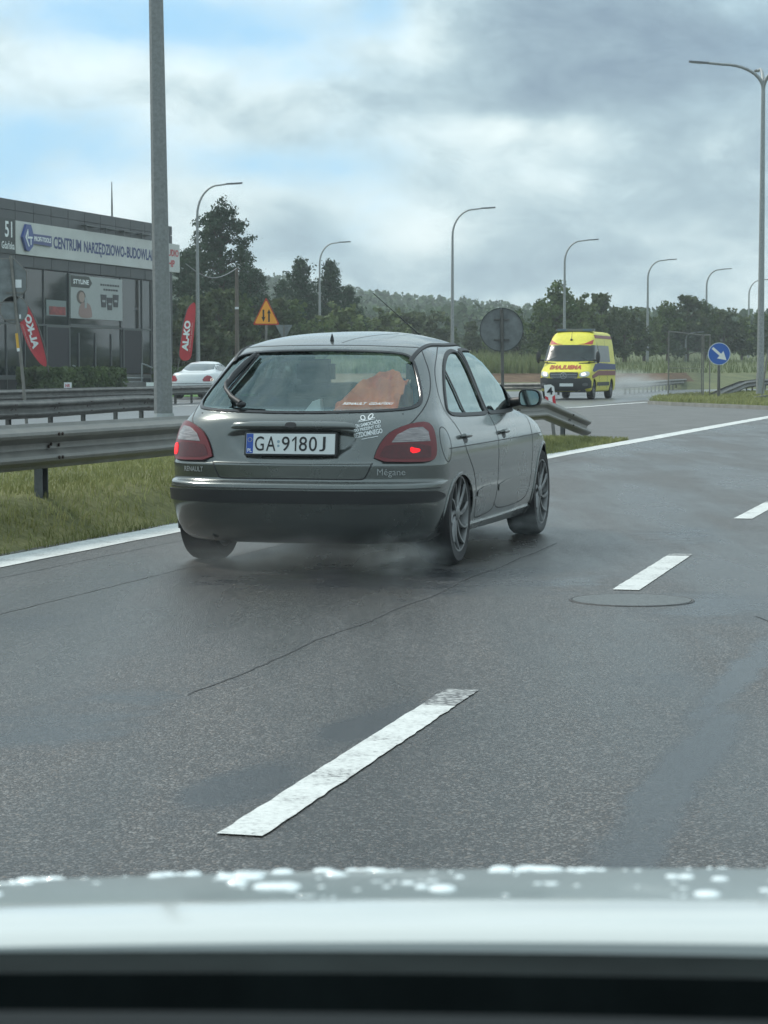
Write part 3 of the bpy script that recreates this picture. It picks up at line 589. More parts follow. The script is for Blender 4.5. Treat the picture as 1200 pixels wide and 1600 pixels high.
    b = MB(); sh.ribbon(b, 'rear', [(-.82, .468), (0, .468), (.82, .468)], .006, .0015); b.build('bumper_groove', BLK, root)
    # exhaust
    b = MB(); b.tube([(-.45, .5, .21), (-.45, .12, .20)], .024, 16, False); b.build('exhaust_pipe', mat('exhaust_steel', (.1, .09, .08), .5, .8), root, True)
    # badges, sticker, dealer lettering
    t = MB(); sh.text(t, 'rear', 'RENAULT', -.665, -.530, .553, .582, .006, .015); b = t.build('maker_badge', CHR, root)
    t = MB(); sh.text(t, 'rear', 'Mégane', .495, .640, .532, .580, .005, .0); t.build('model_badge', CHR, root)
    t = MB(); rt = rad(11); ca, sa = math.cos(rt), math.sin(rt)
    def line(txt, x0, x1, z0_, z1_): 
        X, Y = x0, z0_; sh.text(t, 'rear', txt, .360 + x0 * ca - z0_ * sa, .360 + x0 * ca - z0_ * sa + (x1 - x0), .745 + x0 * sa + z0_ * ca, .745 + x0 * sa + z0_ * ca + (z1_ - z0_), .004, .03, rot=rt)
    line('TEN SAMOCHÓD', .002, .150, .058, .082); line('TO PREZENT OD', .005, .148, .036, .053); line('BEZDOMNEGO', .0, .155, .002, .030)
    rr_ = lambda x0, z0_, x1, z1_: sh.ribbon(t, 'rear', [(.360 + x0 * ca - z0_ * sa, .745 + x0 * sa + z0_ * ca), (.360 + x1 * ca - z1_ * sa, .745 + x1 * sa + z1_ * ca)], .0045, .004)
    rr_(.04, -.010, .13, -.010); rr_(.03, .088, .12, .088); rr_(.035, .095, .07, .098); rr_(.083, .098, .12, .095)
    for sg in (-1, 1):
        lp = [(.077 + sg * (.004 + .024 * (1 - math.cos(a)) * .5 + .004), .100 + .016 * math.sin(a) * .8 + .012 * (1 - math.cos(a)) * .5) for a in np.linspace(0, 2 * PI, 14)]
        sh.ribbon(t, 'rear', [(.360 + x * ca - z * sa, .745 + x * sa + z * ca) for x, z in lp], .006, .004, step=.006)
    t.build('bumper_sticker', STK, root)
    t = MB(); sh.text(t, 'rear', 'RENAULT  GDAŃSKI', .26, .53, .932, .950, .002, .01, .3); t.build('dealer_lettering', STK, root)
    # rear wiper: pivot low left, arm elbow outwards, blade up along the left edge of the glass
    b = MB(); off = lambda x, z, o: sh.hit('rear', x, z, o)[0]
    b.ell(off(-.335, .918, .02), (.03, .022, .02), 14, 8)
    b.tube([off(-.335, .918, .03), off(-.40, .945, .04), off(-.455, .985, .045), off(-.475, 1.02, .045), off(-.462, 1.06, .04)], [.017, .014, .012, .010, .008], 10)
    b.build('wiper_arm', BLK, root, True)
    b = MB(); b.tube([off(-.475, 1.0, .035), off(-.445, 1.07, .038), off(-.405, 1.14, .036), off(-.365, 1.205, .03)], [.012, .022, .020, .008], 8)
    b.tube([off(-.468, .99, .012), off(-.36, 1.21, .012)], [.008, .008], 6); b.build('wiper_blade', BLKG, root, True)
    # door mirrors
    for sgn in (-1, 1):
        b = MB(); q = chaikin([(-.085, -.055), (-.09, .04), (-.05, .065), (.06, .06), (.092, .02), (.085, -.045), (.04, -.065), (-.05, -.066)], 2); n = len(q); vs = []
        for d_, sc in ((0, .90), (.0, 1.0), (.035, 1.04), (.07, .92), (.095, .6), (.10, .2)):
            vs += [(sgn * (.895 + a * sc * .82), 2.44 + d_, .950 + b_ * sc * .88) for a, b_ in q]
        b.add(vs, [(i * n + k, i * n + (k + 1) % n, (i + 1) * n + (k + 1) % n, (i + 1) * n + k) for i in range(5) for k in range(n)] + [tuple(5 * n + k for k in range(n))])
        b.tube([(sgn * .74, 2.56, .915), (sgn * .80, 2.52, .925), (sgn * .86, 2.50, .935)], [.035, .03, .03], 10)
        mi = b.build('door_mirror', BLK, root, True, fixn=True)
        b = MB(); b.prism([(a * .70, b_ * .75) for a, b_ in q], 0, .004, lambda a, b_, h: (sgn * (.895 + a), 2.435 + h, .950 + b_)); b.build('mirror_glass', mat('mirror_silver', (.35, .38, .36), .06, 1.0), mi)
    # wheels
    for x in (-.715, .715):
        add_wheel(root, x, .78, .297, .297, .222, .190, 10, .2)
        add_wheel(root, x, 3.29, .297, .297, .222, .190, 10, .5, steer=0.0)
    # lamps in front, bonnet line, grille
    for sgn in (-1, 1):
        b = MB(); sh.patch(b, 'front', chaikin([(sgn * .36, .60), (sgn * .36, .69), (sgn * .60, .73), (sgn * .70, .70), (sgn * .70, .60)], 1), .004, .03, .01); b.build('headlight', CLR, root, True)
    b = MB(); sh.patch(b, 'front', [(-.3, .60), (.3, .60), (.3, .67), (-.3, .67)], .004, .04, .01); b.build('grille', BLK, root, True)
    # cabin
    b = MB(); b.box((0, 2.0, .30), (1.40, 2.9, .10)); b.box((0, .62, .42), (1.30, .60, .12)); b.box((0, 3.0, .55), (1.36, .06, .45)); b.build('cabin_floor', SEAT, root)
    b = MB(); b.prism([(-.60, .30), (.60, .30), (.62, .95), (-.62, .95)], 0, .02, lambda a, c, h: (a, c, .865 + h)); b.build('parcel_shelf', SEAT, root)
    b = MB(); b.prism(chaikin([(2.70, .55), (2.66, .84), (2.78, .90), (3.02, .90), (3.05, .55)], 1), -.66, .66, lambda a, c, h: (h, a, c)); b.build('dashboard', SEAT, root, True)
    b = MB(); b.box((0, 1.22, .50), (1.28, .50, .16)); b.prism(chaikin([(.98, .52), (.88, .95), (.94, .98), (1.08, .92), (1.16, .54)], 1), -.62, .62, lambda a, c, h: (h, a, c)); rs = b.build('rear_bench', SEAT, root, True)
    for x in (-.36, .36):
        b = MB(); b.box((x, .93, 1.02), (.24, .08, .12)); b.build('headrest', SEAT, rs, True, bevel=.03)
    for x in (-.36, .36):
        b = MB(); b.box((x, 2.15, .50), (.50, .50, .16)); b.prism(chaikin([(1.95, .52), (1.78, 1.02), (1.83, 1.06), (1.93, 1.02), (2.12, .56)], 1), x - .24, x + .24, lambda a, c, h: (h, a, c)); fs = b.build('front_seat', SEAT, root, True)
        b = MB(); b.box((x, 1.80, 1.12), (.25, .09, .16)); b.build('headrest', SEAT, fs, True, bevel=.03)
    b = MB(); b.lathe([(.175 + .015 * math.cos(a), .015 * math.sin(a)) for a in np.linspace(0, 2 * PI, 9)], 28, Matrix.Translation((-.36, 2.55, .88)) @ Matrix.Rotation(rad(65), 4, 'X')); b.build('steering_wheel', BLK, root, True)
    # orange cloth heaped on the shelf, a thing of its own
    M = root.matrix_basis.copy(); M = Matrix.Translation((ORX, ORY, 0)) @ Matrix.Rotation(-rad(14.9), 4, 'Z')
    b = MB(); nx, nz = 46, 26; vs = []
    for j in range(nz):
        for i in range(nx):
            u, v = i / (nx - 1), j / (nz - 1); x = .205 + .335 * u
            top = .04 + .17 * min(1, (u * 1.9) ** .7) * (1 - .25 * max(0, u - .85) / .15)
            q_ = min(1, v / .6); z = .895 + top * (math.sin(PI / 2 * q_) if v < .6 else math.cos(PI / 2 * (v - .6) / .4 * .9))
            y = sh.hit('rear', x, min(z, 1.2))[0].y + .045 + .02 * v + (.35 * (v - .6) / .4 if v > .6 else 0) + .03 * u
            nn = noise.noise(Vector((u * 5, v * 9 + u * 2, 1))) * .045 + noise.noise(Vector((u * 3, v * 24 - u * 9, 5))) * .022
            vs.append((x, y + abs(nn) * .8, z + nn * (1 if v > .05 else 0)))
    b.add(vs, [(j * nx + i, j * nx + i + 1, (j + 1) * nx + i + 1, (j + 1) * nx + i) for j in range(nz - 1) for i in range(nx - 1)])
    cl = b.build('cloth', ORG, None, True, M=M); tag(cl, 'crumpled orange cloth heaped behind the rear window of the grey hatchback', 'cloth')
    b = MB(); T = M @ Matrix.Translation((.03, .42, .89)); b.prism([(-.05, 0), (.05, 0), (.045, .075), (.0, .06)], 0, .05, lambda a, c, h: T @ Vector((a, h, c))); p = b.build('paper_card', STK, None); tag(p, 'small white card standing behind the middle of the hatchback rear window', 'card')
    return root, sh
HATCH, HSH = make_hatchback()

# ------------------------------------------------------------------ ground, roads, markings
def sheet(name, pts, z, m, kind='structure'):
    b = MB(); b.add([(p[0], p[1], z) for p in pts], [tuple(range(len(pts)))]); o = b.build(name, m); tag(o, kind=kind); return o
def soil(name, cols, sc=.8):
    m = mat(name, cols[0], .95, col2=cols[1], var=.2, vscale=sc, bump=.8, bscale=9, det=10, spec=.2, bdist=.05); return m
GRASSM = soil('rough_turf', ((.07, .085, .032), (.17, .17, .075)), .6)
def leafmat(name, a, b_, sc=.35, tr=.25):
    m = bpy.data.materials.new(name); m.use_nodes = True; nt = m.node_tree; b = nt.nodes['Principled BSDF']; b.inputs['Roughness'].default_value = .7; b.inputs['Specular IOR Level'].default_value = .2
    t = nt.nodes.new('ShaderNodeTexCoord'); n = nt.nodes.new('ShaderNodeTexNoise'); n.inputs['Scale'].default_value = sc; n.inputs['Detail'].default_value = 8; n.inputs['Roughness'].default_value = .8; nt.links.new(t.outputs['Object'], n.inputs['Vector'])
    r = nt.nodes.new('ShaderNodeValToRGB'); r.color_ramp.elements[0].position = .33; r.color_ramp.elements[1].position = .67; r.color_ramp.elements[0].color = (*a, 1); r.color_ramp.elements[1].color = (*b_, 1)
    nt.links.new(n.outputs['Fac'], r.inputs[0]); nt.links.new(r.outputs[0], b.inputs['Base Color'])
    nt.nodes.remove(nt.nodes['Material Output']); o = nt.nodes.new('ShaderNodeOutputMaterial'); tl = nt.nodes.new('ShaderNodeBsdfTranslucent'); mx = nt.nodes.new('ShaderNodeMixShader'); mx.inputs[0].default_value = tr
    nt.links.new(r.outputs[0], tl.inputs[0]); nt.links.new(b.outputs[0], mx.inputs[1]); nt.links.new(tl.outputs[0], mx.inputs[2]); nt.links.new(mx.outputs[0], o.inputs[0]); MATS[name] = m; return m
BLADE = leafmat('grass_blade', (.11, .125, .042), (.37, .385, .165), 1.6, .3)
DRYG = leafmat('dry_grass', (.09, .125, .048), (.21, .23, .11), .35, .3)
ROAD = asphalt('wet_asphalt', (.066, .064, .061), .46, .20)
ROAD2 = mat('pale_asphalt', (.115, .118, .115), .7, var=.22, vscale=1.2, bump=.5, bscale=90, det=10)
ROAD3 = mat('far_wet_asphalt', (.09, .093, .093), .33, var=.25, vscale=.5, bump=.15, bscale=60, det=8)

sheet('ground', [(-3500, -60), (3500, -60), (3500, 3500), (-3500, 3500)], -.05, GRASSM)
sheet('road', [R(-6, -6.0), R(30, -6.15), R(36, -6.1), R(55, -5.95), R(150, -5.0), R(150, 12), R(-6, 12)], .0, ROAD)
LSOLID = [(-5, -5.72), (8, -5.74), (12.2, -5.76), (22, -5.84), (30, -5.92), (36, -5.85), (45, -5.82), (57, -5.75), (90, -5.4), (140, -4.6)]
def strip_path(b, path, w, z=.008, step=1.0, wav=0.0):
    P = resample(path, step); vs = []
    for i, (s_, l) in enumerate(P): 
        d = wav * (noise.noise(Vector((s_ * 1.7, l, 3)))); vs += [R(s_, l - w / 2 + d, z), R(s_, l + w / 2 + d * .6, z)]
    b.add(vs, [(2 * i, 2 * i + 1, 2 * i + 3, 2 * i + 2) for i in range(len(P) - 1)])
b = MB(); strip_path(b, LSOLID, .32, .004, .25, .03); tag(b.build('edge_line', WHITE), kind='structure')
# broken lane line: worn dashes 2.5 m long with 3.6 m gaps
def worn_mat():
    m = bpy.data.materials.new('worn_paint'); m.use_nodes = True; nt = m.node_tree; b = nt.nodes['Principled BSDF']; b.inputs['Roughness'].default_value = .55
    t = nt.nodes.new('ShaderNodeTexCoord'); n = nt.nodes.new('ShaderNodeTexNoise'); n.inputs['Scale'].default_value = 45; n.inputs['Detail'].default_value = 8; nt.links.new(t.outputs['Object'], n.inputs['Vector'])
    r = nt.nodes.new('ShaderNodeValToRGB'); r.color_ramp.elements[0].position = .44; r.color_ramp.elements[1].position = .58; r.color_ramp.elements[0].color = (.10, .10, .10, 1); r.color_ramp.elements[1].color = (.36, .37, .36, 1)
    nt.links.new(n.outputs['Fac'], r.inputs[0]); nt.links.new(r.outputs[0], b.inputs['Base Color']); return m
WORN = worn_mat()
DASH = [(5.18, 7.78, -1.84), (11.56, 13.93, -1.952), (17.36, 19.7, -2.0), (23.2, 25.6, -2.05)]
def edgewalk(s0, s1, l, w, n=40):
    A = []; l0 = l; lf = lambda s_: l0 + (.036 * (1 - 2 * (s_ - 5.18) / 2.6) if s_ < 9 else .025 * (1 - 2 * (s_ - 11.56) / 2.4) if s_ < 15 else 0)
    for i in range(n + 1): s_ = s0 + (s1 - s0) * i / n; A.append((s_, lf(s_) - w / 2 + .007 * noise.noise(Vector((s_ * 9, l, 1)))))
    B = [(s0 + (s1 - s0) * i / n, lf(s0 + (s1 - s0) * i / n) + w / 2 + .007 * noise.noise(Vector((s0 * 9 + i, l, 5)))) for i in range(n + 1)]
    return A, B
b = MB()
for k, (s0, s1, l) in enumerate(DASH):
    e = s1 - (.40 if k == 0 else .18); A, B = edgewalk(s0, e, l, .118 if k == 0 else .14)
    vs = [R(p[0], p[1], .004) for p in A] + [R(p[0], p[1], .004) for p in B]; n = len(A)
    b.add(vs, [(i, i + 1, n + i + 1, n + i) for i in range(n - 1)])
tag(b.build('lane_line', WHITE), kind='structure')
b = MB()
for k, (s0, s1, l) in enumerate(DASH):
    e = s1 - (.40 if k == 0 else .18); A, B = edgewalk(e, s1, l, .118 if k == 0 else .14, 8); n = len(A); b.add([R(p[0], p[1], .004) for p in A] + [R(p[0], p[1], .004) for p in B], [(i, i + 1, n + i + 1, n + i) for i in range(n - 1)])
tag(b.build('worn_lane_line', WORN), kind='structure')
# seams and cracks
CRACK = mat('crack_bitumen', (.024, .024, .025), .6)
b = MB()
def crack(path, w, am):
    P = resample(path, .06); vs = []
    for s_, l in P:
        d = am * (noise.noise(Vector((s_ * 1.3, l * 2, 7))) * 1.5 + noise.noise(Vector((s_ * 9, l, 2))) * .5); ww = w * (.6 + .6 * abs(noise.noise(Vector((s_ * 5, 1, l)))))
        vs += [R(s_, l + d - ww / 2, .0018), R(s_, l + d + ww / 2, .0018)]
    b.add(vs, [(2 * i, 2 * i + 1, 2 * i + 3, 2 * i + 2) for i in range(len(P) - 1)])
crack([(7.4, -2.79), (10, -2.80), (14.6, -2.88)], .011, .022); crack([(9.6, -4.53), (14.5, -4.58)], .009, .014); crack([(15.7, -2.05), (15.95, -2.9), (16.0, -3.4)], .03, .03); crack([(6, -5.28), (30, -5.45)], .008, .01)
crack([(9.6, -.55), (9.9, -.9), (10.5, -1.15)], .012, .02)
tag(b.build('road_cracks', CRACK), kind='structure')
# manhole
c = G(987, 938); t = empty('manhole_cover', (c.x, c.y, 0)); tag(t, 'round wet iron manhole cover set in the asphalt beside a white dash', 'manhole cover')
b = MB(); b.lathe([(.290, .0), (.290, .004), (.27, .0048), (.255, .004), (.001, .004)], 48); b.build('cover', mat('wet_iron', (.085, .088, .084), .4, .1, var=.3, vscale=30, bump=.4, bscale=90), t, True, angle=20)
b = MB(); b.lathe([(.308, .001), (.306, .0035), (.298, .004), (.293, .001)], 48); b.build('frame', mat('iron_frame', (.05, .05, .05), .6, bump=.5, bscale=60), t, True, angle=20)

# far carriageways and turning area beyond the verge
sheet('turning_area', [R(20, -11.0), R(36, -6.0), R(45, -5.95), R(57, -5.85), R(90, -5.5), R(140, -4.5), R(140, -30), R(20, -30)], -.008, ROAD2)
sheet('far_road', [R(-10, -27), R(-10, -12), R(30, -12), R(45, -11.8), R(60, -12.5), R(76, -13.3), R(100, -14.0), R(140, -14), R(260, -18), R(260, -34), R(120, -30), R(60, -28)], -.004, ROAD3)
b = MB(); strip_path(b, [SL(G(870, 638)), SL(G(905, 636.5)), SL(G(960, 632)), SL(G(1012, 628.5))], .28, .002); strip_path(b, [(20, -24.5), (60, -25.5), (110, -24)], .2, .002); tag(b.build('far_edge_line', WHITE), kind='structure')

# ------------------------------------------------------------------ verge with grass
def verge_h(s_, l):                                  # raised bank of the median
    e = -5.95 if s_ < 20 else -5.95 - (s_ - 20) * .006
    d = e - l
    if d < 0: return -.02
    far = min(1, max(0, (l + 11.6) / 1.2)); tip = min(1, max(0, (36.8 - s_) / 9)); k = min(1, d / .62)
    return (.245 * (k * k * (3 - 2 * k)) + .03 * min(1, d / 2)) * far * tip + .015 * noise.noise(Vector((s_ * .8, l * .8, 0))) * k - .01 * (1 - k)
def tipw(s_): return -11.6 if s_ < 24 else -11.6 + (s_ - 24) / 13.2 * 5.6
b = MB(); SS = np.linspace(2, 37.2, 140); NL = 36; vs = []
for s_ in SS:
    e = -5.95 if s_ < 20 else -5.95 - (s_ - 20) * .006; f_ = min(tipw(s_), e - .02)
    for j in range(NL):
        l = e + (f_ - e) * (j / (NL - 1)) ** 1.8; w_ = .05 * noise.noise(Vector((s_ * 2.1, 0, 5))) * (1 if j == 0 else 0); vs.append(R(s_, l + w_, verge_h(s_, l)))
b.add(vs, [(i * NL + j, (i + 1) * NL + j, (i + 1) * NL + j + 1, i * NL + j + 1) for i in range(len(SS) - 1) for j in range(NL - 1)])
tag(b.build('verge', GRASSM, None, True), kind='structure')
def blades(name, pts, hmin, hmax, wd, m, lean=.5, kind='stuff'):
    n = len(pts); a = RNG.uniform(0, 2 * PI, n); h = RNG.uniform(hmin, hmax, n); w = wd * RNG.uniform(.6, 1.3, n); lx = RNG.normal(0, lean, n) * h; ly = RNG.normal(0, lean, n) * h
    P = np.array(pts); dx, dy = np.cos(a) * w, np.sin(a) * w
    v = np.empty((n, 5, 3)); v[:, 0] = P + np.stack([dx, dy, -.01 + 0 * h], 1); v[:, 1] = P - np.stack([dx, dy, .01 + 0 * h], 1)
    mid = P + np.stack([lx * .35, ly * .35, h * .6], 1); v[:, 2] = mid - np.stack([dx, dy, 0 * h], 1) * .7; v[:, 3] = mid + np.stack([dx, dy, 0 * h], 1) * .7; v[:, 4] = P + np.stack([lx, ly, h], 1)
    i = np.arange(n)[:, None] * 5; f = np.concatenate([i + [0, 1, 2, 3]], 1)
    me = bpy.data.meshes.new(name); me.vertices.add(n * 5); me.vertices.foreach_set('co', v.ravel())
    lp = np.concatenate([i + np.array([[0, 1, 2, 3]]), i + np.array([[3, 2, 4]])], 1).ravel(); me.loops.add(len(lp)); me.loops.foreach_set('vertex_index', lp.astype(np.int32))
    me.polygons.add(2 * n); st = (np.arange(n)[:, None] * 7 + np.array([[0, 4]])).ravel(); me.polygons.foreach_set('loop_start', st.astype(np.int32)); me.polygons.foreach_set('loop_total', np.tile([4, 3], n).astype(np.int32))
    me.materials.append(m); me.update(calc_edges=True); me.validate(); o = bpy.data.objects.new(name, me); COL.objects.link(o); tag(o, kind=kind); return o
pts = []
while len(pts) < 62000:
    s_ = 9.5 + 27 * random.random() ** 1.35; e = -5.96 if s_ < 20 else -5.96 - (s_ - 20) * .006; f_ = tipw(s_)
    if f_ > e: continue
    l = e + (f_ - e) * random.random() ** 1.5
    if noise.noise(Vector((s_ * .9, l * 1.6, 2))) < -.25 and random.random() < .6: continue
    if e - l < .25 and random.random() < .5: continue
    pts.append(tuple(R(s_, l, verge_h(s_, l))))
o = blades('verge_grass', pts, .025, .085, .0045, BLADE); tag(o, 'short yellowish green grass on the bank under the near guardrail', 'grass')

# right hand island
isl = [G(1012, 631), G(1050, 633.5), G(1110, 636), G(1200, 640), G(1290, 644), G(1290, 618), G(1200, 616.5), G(1120, 618.5), G(1060, 622), G(1025, 625.5)]
b = MB(); n = len(isl); b.add([(p.x, p.y, -.03) for p in isl] + [(p.x, p.y, .10) for p in isl], [tuple(range(n, 2 * n))] + [(i, (i + 1) % n, n + (i + 1) % n, n + i) for i in range(n)])
tag(b.build('island_kerb', mat('kerb_concrete', (.22, .22, .20), .85, var=.25, vscale=2, bump=.3)), kind='structure')
cx, cy = sum(p.x for p in isl) / n, sum(p.y for p in isl) / n
ins = [(p.x + (cx - p.x) * .02, p.y + (cy - p.y) * .035) for p in isl]
b = MB(); b.add([(x, y, .104) for x, y in ins] + [(cx, cy, .18)], [(i, (i + 1) % n, n) for i in range(n)]); tag(b.build('island_turf', GRASSM), kind='structure')
pts = []; q2 = np.array(ins)
while len(pts) < 16000:
    p = np.array([[random.uniform(q2[:, 0].min(), q2[:, 0].max()), random.uniform(q2[:, 1].min(), q2[:, 1].max())]])
    if in_poly(p, ins)[0]: pts.append((p[0, 0], p[0, 1], .11))
o = blades('island_grass', pts, .05, .17, .018, BLADE); tag(o, 'rough green grass covering the kerbed island round the blue arrow sign', 'grass')

# earth bank, dry meadow and hills behind
def strip3(name, A, B, m, kind='structure', n=40):   # A, B: lists of (x, y, z)
    b = MB(); b.add(A + B, [(i, i + 1, len(A) + i + 1, len(A) + i) for i in range(len(A) - 1)]); o = b.build(name, m, None, True); tag(o, kind=kind); return o
XS = np.linspace(-70, 110, 60)
def yb(x): return 118 + .95 * max(0, x - 4) + .15 * max(0, -x)
EARTH = mat('bare_earth', (.115, .075, .048), .95, col2=(.165, .115, .078), var=.2, vscale=1.4, bump=.6, bscale=8, spec=.1)
A = [(x, yb(x), -.05) for x in XS]; B = [(x, yb(x) + 4, .45) for x in XS]; C = [(x, yb(x) + 8, .95 + .1 * noise.noise(Vector((x * .3, 0, 0)))) for x in XS]; D = [(x, yb(x) + 120, 3.2) for x in XS]
ne = 30; strip3('earth_bank', B[:ne], C[:ne], EARTH); strip3('grass_bank', B[ne - 1:], C[ne - 1:], mat('bank_grass', (.06, .08, .03), .95, col2=(.13, .14, .06), vscale=.6)); strip3('bank_foot', A, B, mat('bank_grass', (.06, .08, .03), .95, col2=(.13, .14, .06), vscale=.6)); strip3('meadow', C, D, DRYG)
pts = []
for _ in range(26000):
    x = random.uniform(-10, 90); t_ = random.random() ** 2.2
    if x > 13 and random.random() < .6: continue
    pts.append((x, yb(x) + 8 + 60 * t_, .95 + 1.2 * t_ - (.35 if x > 13 else 0)))
o = blades('meadow_grass', pts, .35, 1.0, .05, DRYG, .2); tag(o, 'tall pale dry grass on top of the bare earth bank', 'grass')

HILLM = leafmat('hill_forest_floor', (.016, .03, .014), (.04, .06, .025), .02, .0)
def hill_h(x, y):
    e = float(np.interp(x * 650 / max(y, 200), [-140, -60, -33, -7, 18, 46, 64, 110, 160], [17, 20, 20, 15.2, 12.3, 9.6, 8.6, 7, 8]))
    k = min(1, max(0, (y - 330) / 320)); k = k * k * (3 - 2 * k); return 2.5 + (e - 2.5) * k + 1.6 * k * noise.noise(Vector((x * .02, y * .02, 3)))
b = MB(); nx, ny = 90, 34; xs = np.linspace(-420, 460, nx); ys = np.linspace(300, 900, ny); b.add([(x, y, hill_h(x, y)) for y in ys for x in xs], [(j * nx + i, j * nx + i + 1, (j + 1) * nx + i + 1, (j + 1) * nx + i) for j in range(ny - 1) for i in range(nx - 1)])
tag(b.build('hill', HILLM, None, True), kind='structure')

def quads(name, C, size, m, parent=None, flat=.0, asp=1.0, link=True):
    """leaf clumps: one small random quad per centre"""
    C = np.array(C); n = len(C); nrm = RNG.normal(size=(n, 3)); nrm[:, 2] = np.abs(nrm[:, 2]) + flat; nrm /= np.linalg.norm(nrm, axis=1)[:, None]
    t = np.cross(nrm, RNG.normal(size=(n, 3))); t /= np.linalg.norm(t, axis=1)[:, None]; bt = np.cross(nrm, t); s = (size * RNG.uniform(.5, 1.35, n))[:, None]
    v = np.stack([C - t * s - bt * s * asp * .6, C + t * s * .7 - bt * s * asp, C + t * s + bt * s * asp * .7, C - t * s * .6 + bt * s * asp], 1)
    me = bpy.data.meshes.new(name); me.vertices.add(4 * n); me.vertices.foreach_set('co', v.ravel()); me.loops.add(4 * n); me.loops.foreach_set('vertex_index', np.arange(4 * n, dtype=np.int32))
    me.polygons.add(n); me.polygons.foreach_set('loop_start', np.arange(0, 4 * n, 4, dtype=np.int32)); me.polygons.foreach_set('loop_total', np.full(n, 4, np.int32)); me.materials.append(m); me.update(calc_edges=True)
    if not link: return me
    o = bpy.data.objects.new(name, me); COL.objects.link(o); o.parent = parent; return o
# forest on the hill: crowns too many to count
C = []; 
for _ in range(5600):
    y = 340 + 420 * random.random() ** 1.3; x = random.uniform(-.24, .24) * y; z = hill_h(x, y); h = random.uniform(6, 8.5); r = random.uniform(2.0, 3.6); con = random.random() < .2
    for k in range(38):
        q = random.random(); rr = r * ((1 - q) ** .8 if con else math.sin(PI * min(1, .15 + q * .8)) ) * random.uniform(.3, 1); a = random.uniform(0, 2 * PI); C.append((x + rr * math.cos(a), y + rr * math.sin(a), z + h * (.15 + .85 * q)))
o = quads('hill_forest', C, .42, leafmat('hill_leaves', (.036, .072, .034), (.095, .145, .062), .03, .1)); tag(o, 'distant mixed forest covering the low hill behind the trees', 'forest', kind='stuff')

# ------------------------------------------------------------------ trees
BARK = mat('bark', (.075, .055, .042), .95, var=.35, vscale=6, bump=.6, bscale=20, stretch=(1, 1, .25))
LV = [leafmat('leaf_mid', (.030, .062, .020), (.125, .17, .055), .7), leafmat('leaf_dull', (.036, .06, .026), (.11, .135, .06), .5), leafmat('leaf_light', (.055, .09, .028), (.17, .21, .08), .6)]
PINEM = leafmat('pine_needles', (.018, .042, .024), (.060, .098, .052), .7, .1); SPRM = leafmat('spruce_needles', (.018, .042, .024), (.055, .092, .046), .6, .1)
def deciduous(h, r, seed, lm, dens=1.0, low=.12):
    rd = random.Random(seed); root = empty('broadleaf_tree'); b = MB(); top = Vector((rd.uniform(-.3, .3), rd.uniform(-.3, .3), h * .8))
    b.tube([(0, 0, -.4), (.05, 0, h * .25), top * .7 + Vector((.1, 0, 0)), top], [r * .07 + .08, r * .055 + .05, .07, .02], 7); C = []; tips = []
    nb = rd.randint(16, 22)
    for k in range(nb):
        q = low + (1 - low) * (k + rd.random() * .6) / nb; a = k * 2.4 + rd.uniform(-.5, .5); prof = math.sin(PI * min(1, .22 + .74 * q)) ** .7
        L = r * prof * rd.uniform(.65, 1.12); p0 = Vector((0, 0, h * (q * .72 + .03))); p1 = Vector((math.cos(a) * L, math.sin(a) * L, h * min(1.02, q * .80 + .12 + rd.uniform(-.03, .10) )))
        if k > nb - 4: p1 = Vector((math.cos(a) * L * .5, math.sin(a) * L * .5, h * rd.uniform(.9, 1.08)))
        b.tube([p0, p0.lerp(p1, .5) + Vector((0, 0, -.15)), p1], [.06, .04, .012], 5); tips.append((p0, p1))
    for p0, p1 in tips:
        for j in range(rd.randint(4, 6)):
            c = p0.lerp(p1, rd.uniform(.45, 1.05)) + Vector((rd.gauss(0, r * .13), rd.gauss(0, r * .13), rd.gauss(0, h * .04))); cr = r * rd.uniform(.13, .27)
            for _ in range(int(34 * dens)):
                d = Vector((rd.gauss(0, 1), rd.gauss(0, 1), rd.gauss(0, .8))); d = d.normalized() * cr * rd.random() ** .4; C.append(tuple(c + d))
    b.build('trunk', BARK, root, True); quads('crown', C, .15 * (h / 7) ** .5, lm, root); return root
def pine(h, r, seed):
    rd = random.Random(seed); root = empty('pine_tree'); b = MB(); b.tube([(0, 0, -.3), (.1, 0, h * .5), (.05, .1, h * .97)], [.28, .18, .03], 8); C = []
    for k in range(58):
        q = .10 + .89 * (k / 57); a = k * 2.4 + rd.uniform(-.5, .5); L = max(.35, r * (1.03 - q) ** .60 * rd.uniform(.6, 1.06)); z0 = h * q * .93; p0 = Vector((0, 0, z0)); p1 = Vector((math.cos(a) * L, math.sin(a) * L, z0 + L * (.05 + .55 * q)))
        b.tube([p0, p0.lerp(p1, .6) + Vector((0, 0, -.1)), p1], [.06, .035, .012], 5)
        for j in range(int(7 + 7 * L / r)):
            c = p0.lerp(p1, rd.uniform(.35, 1.1)) + Vector((rd.gauss(0, .30), rd.gauss(0, .30), rd.gauss(.1, .16))); up = rd.uniform(.15, .42)
            b.tube([c, c + Vector((0, 0, up))], [.02, .012], 3, False)
            for _ in range(40): t_ = rd.random(); C.append(tuple(c + Vector((rd.gauss(0, .17), rd.gauss(0, .17), up * t_ + rd.gauss(0, .08)))))
    b.build('trunk', BARK, root, True); quads('crown', C, .095, PINEM, root, asp=.45); return root
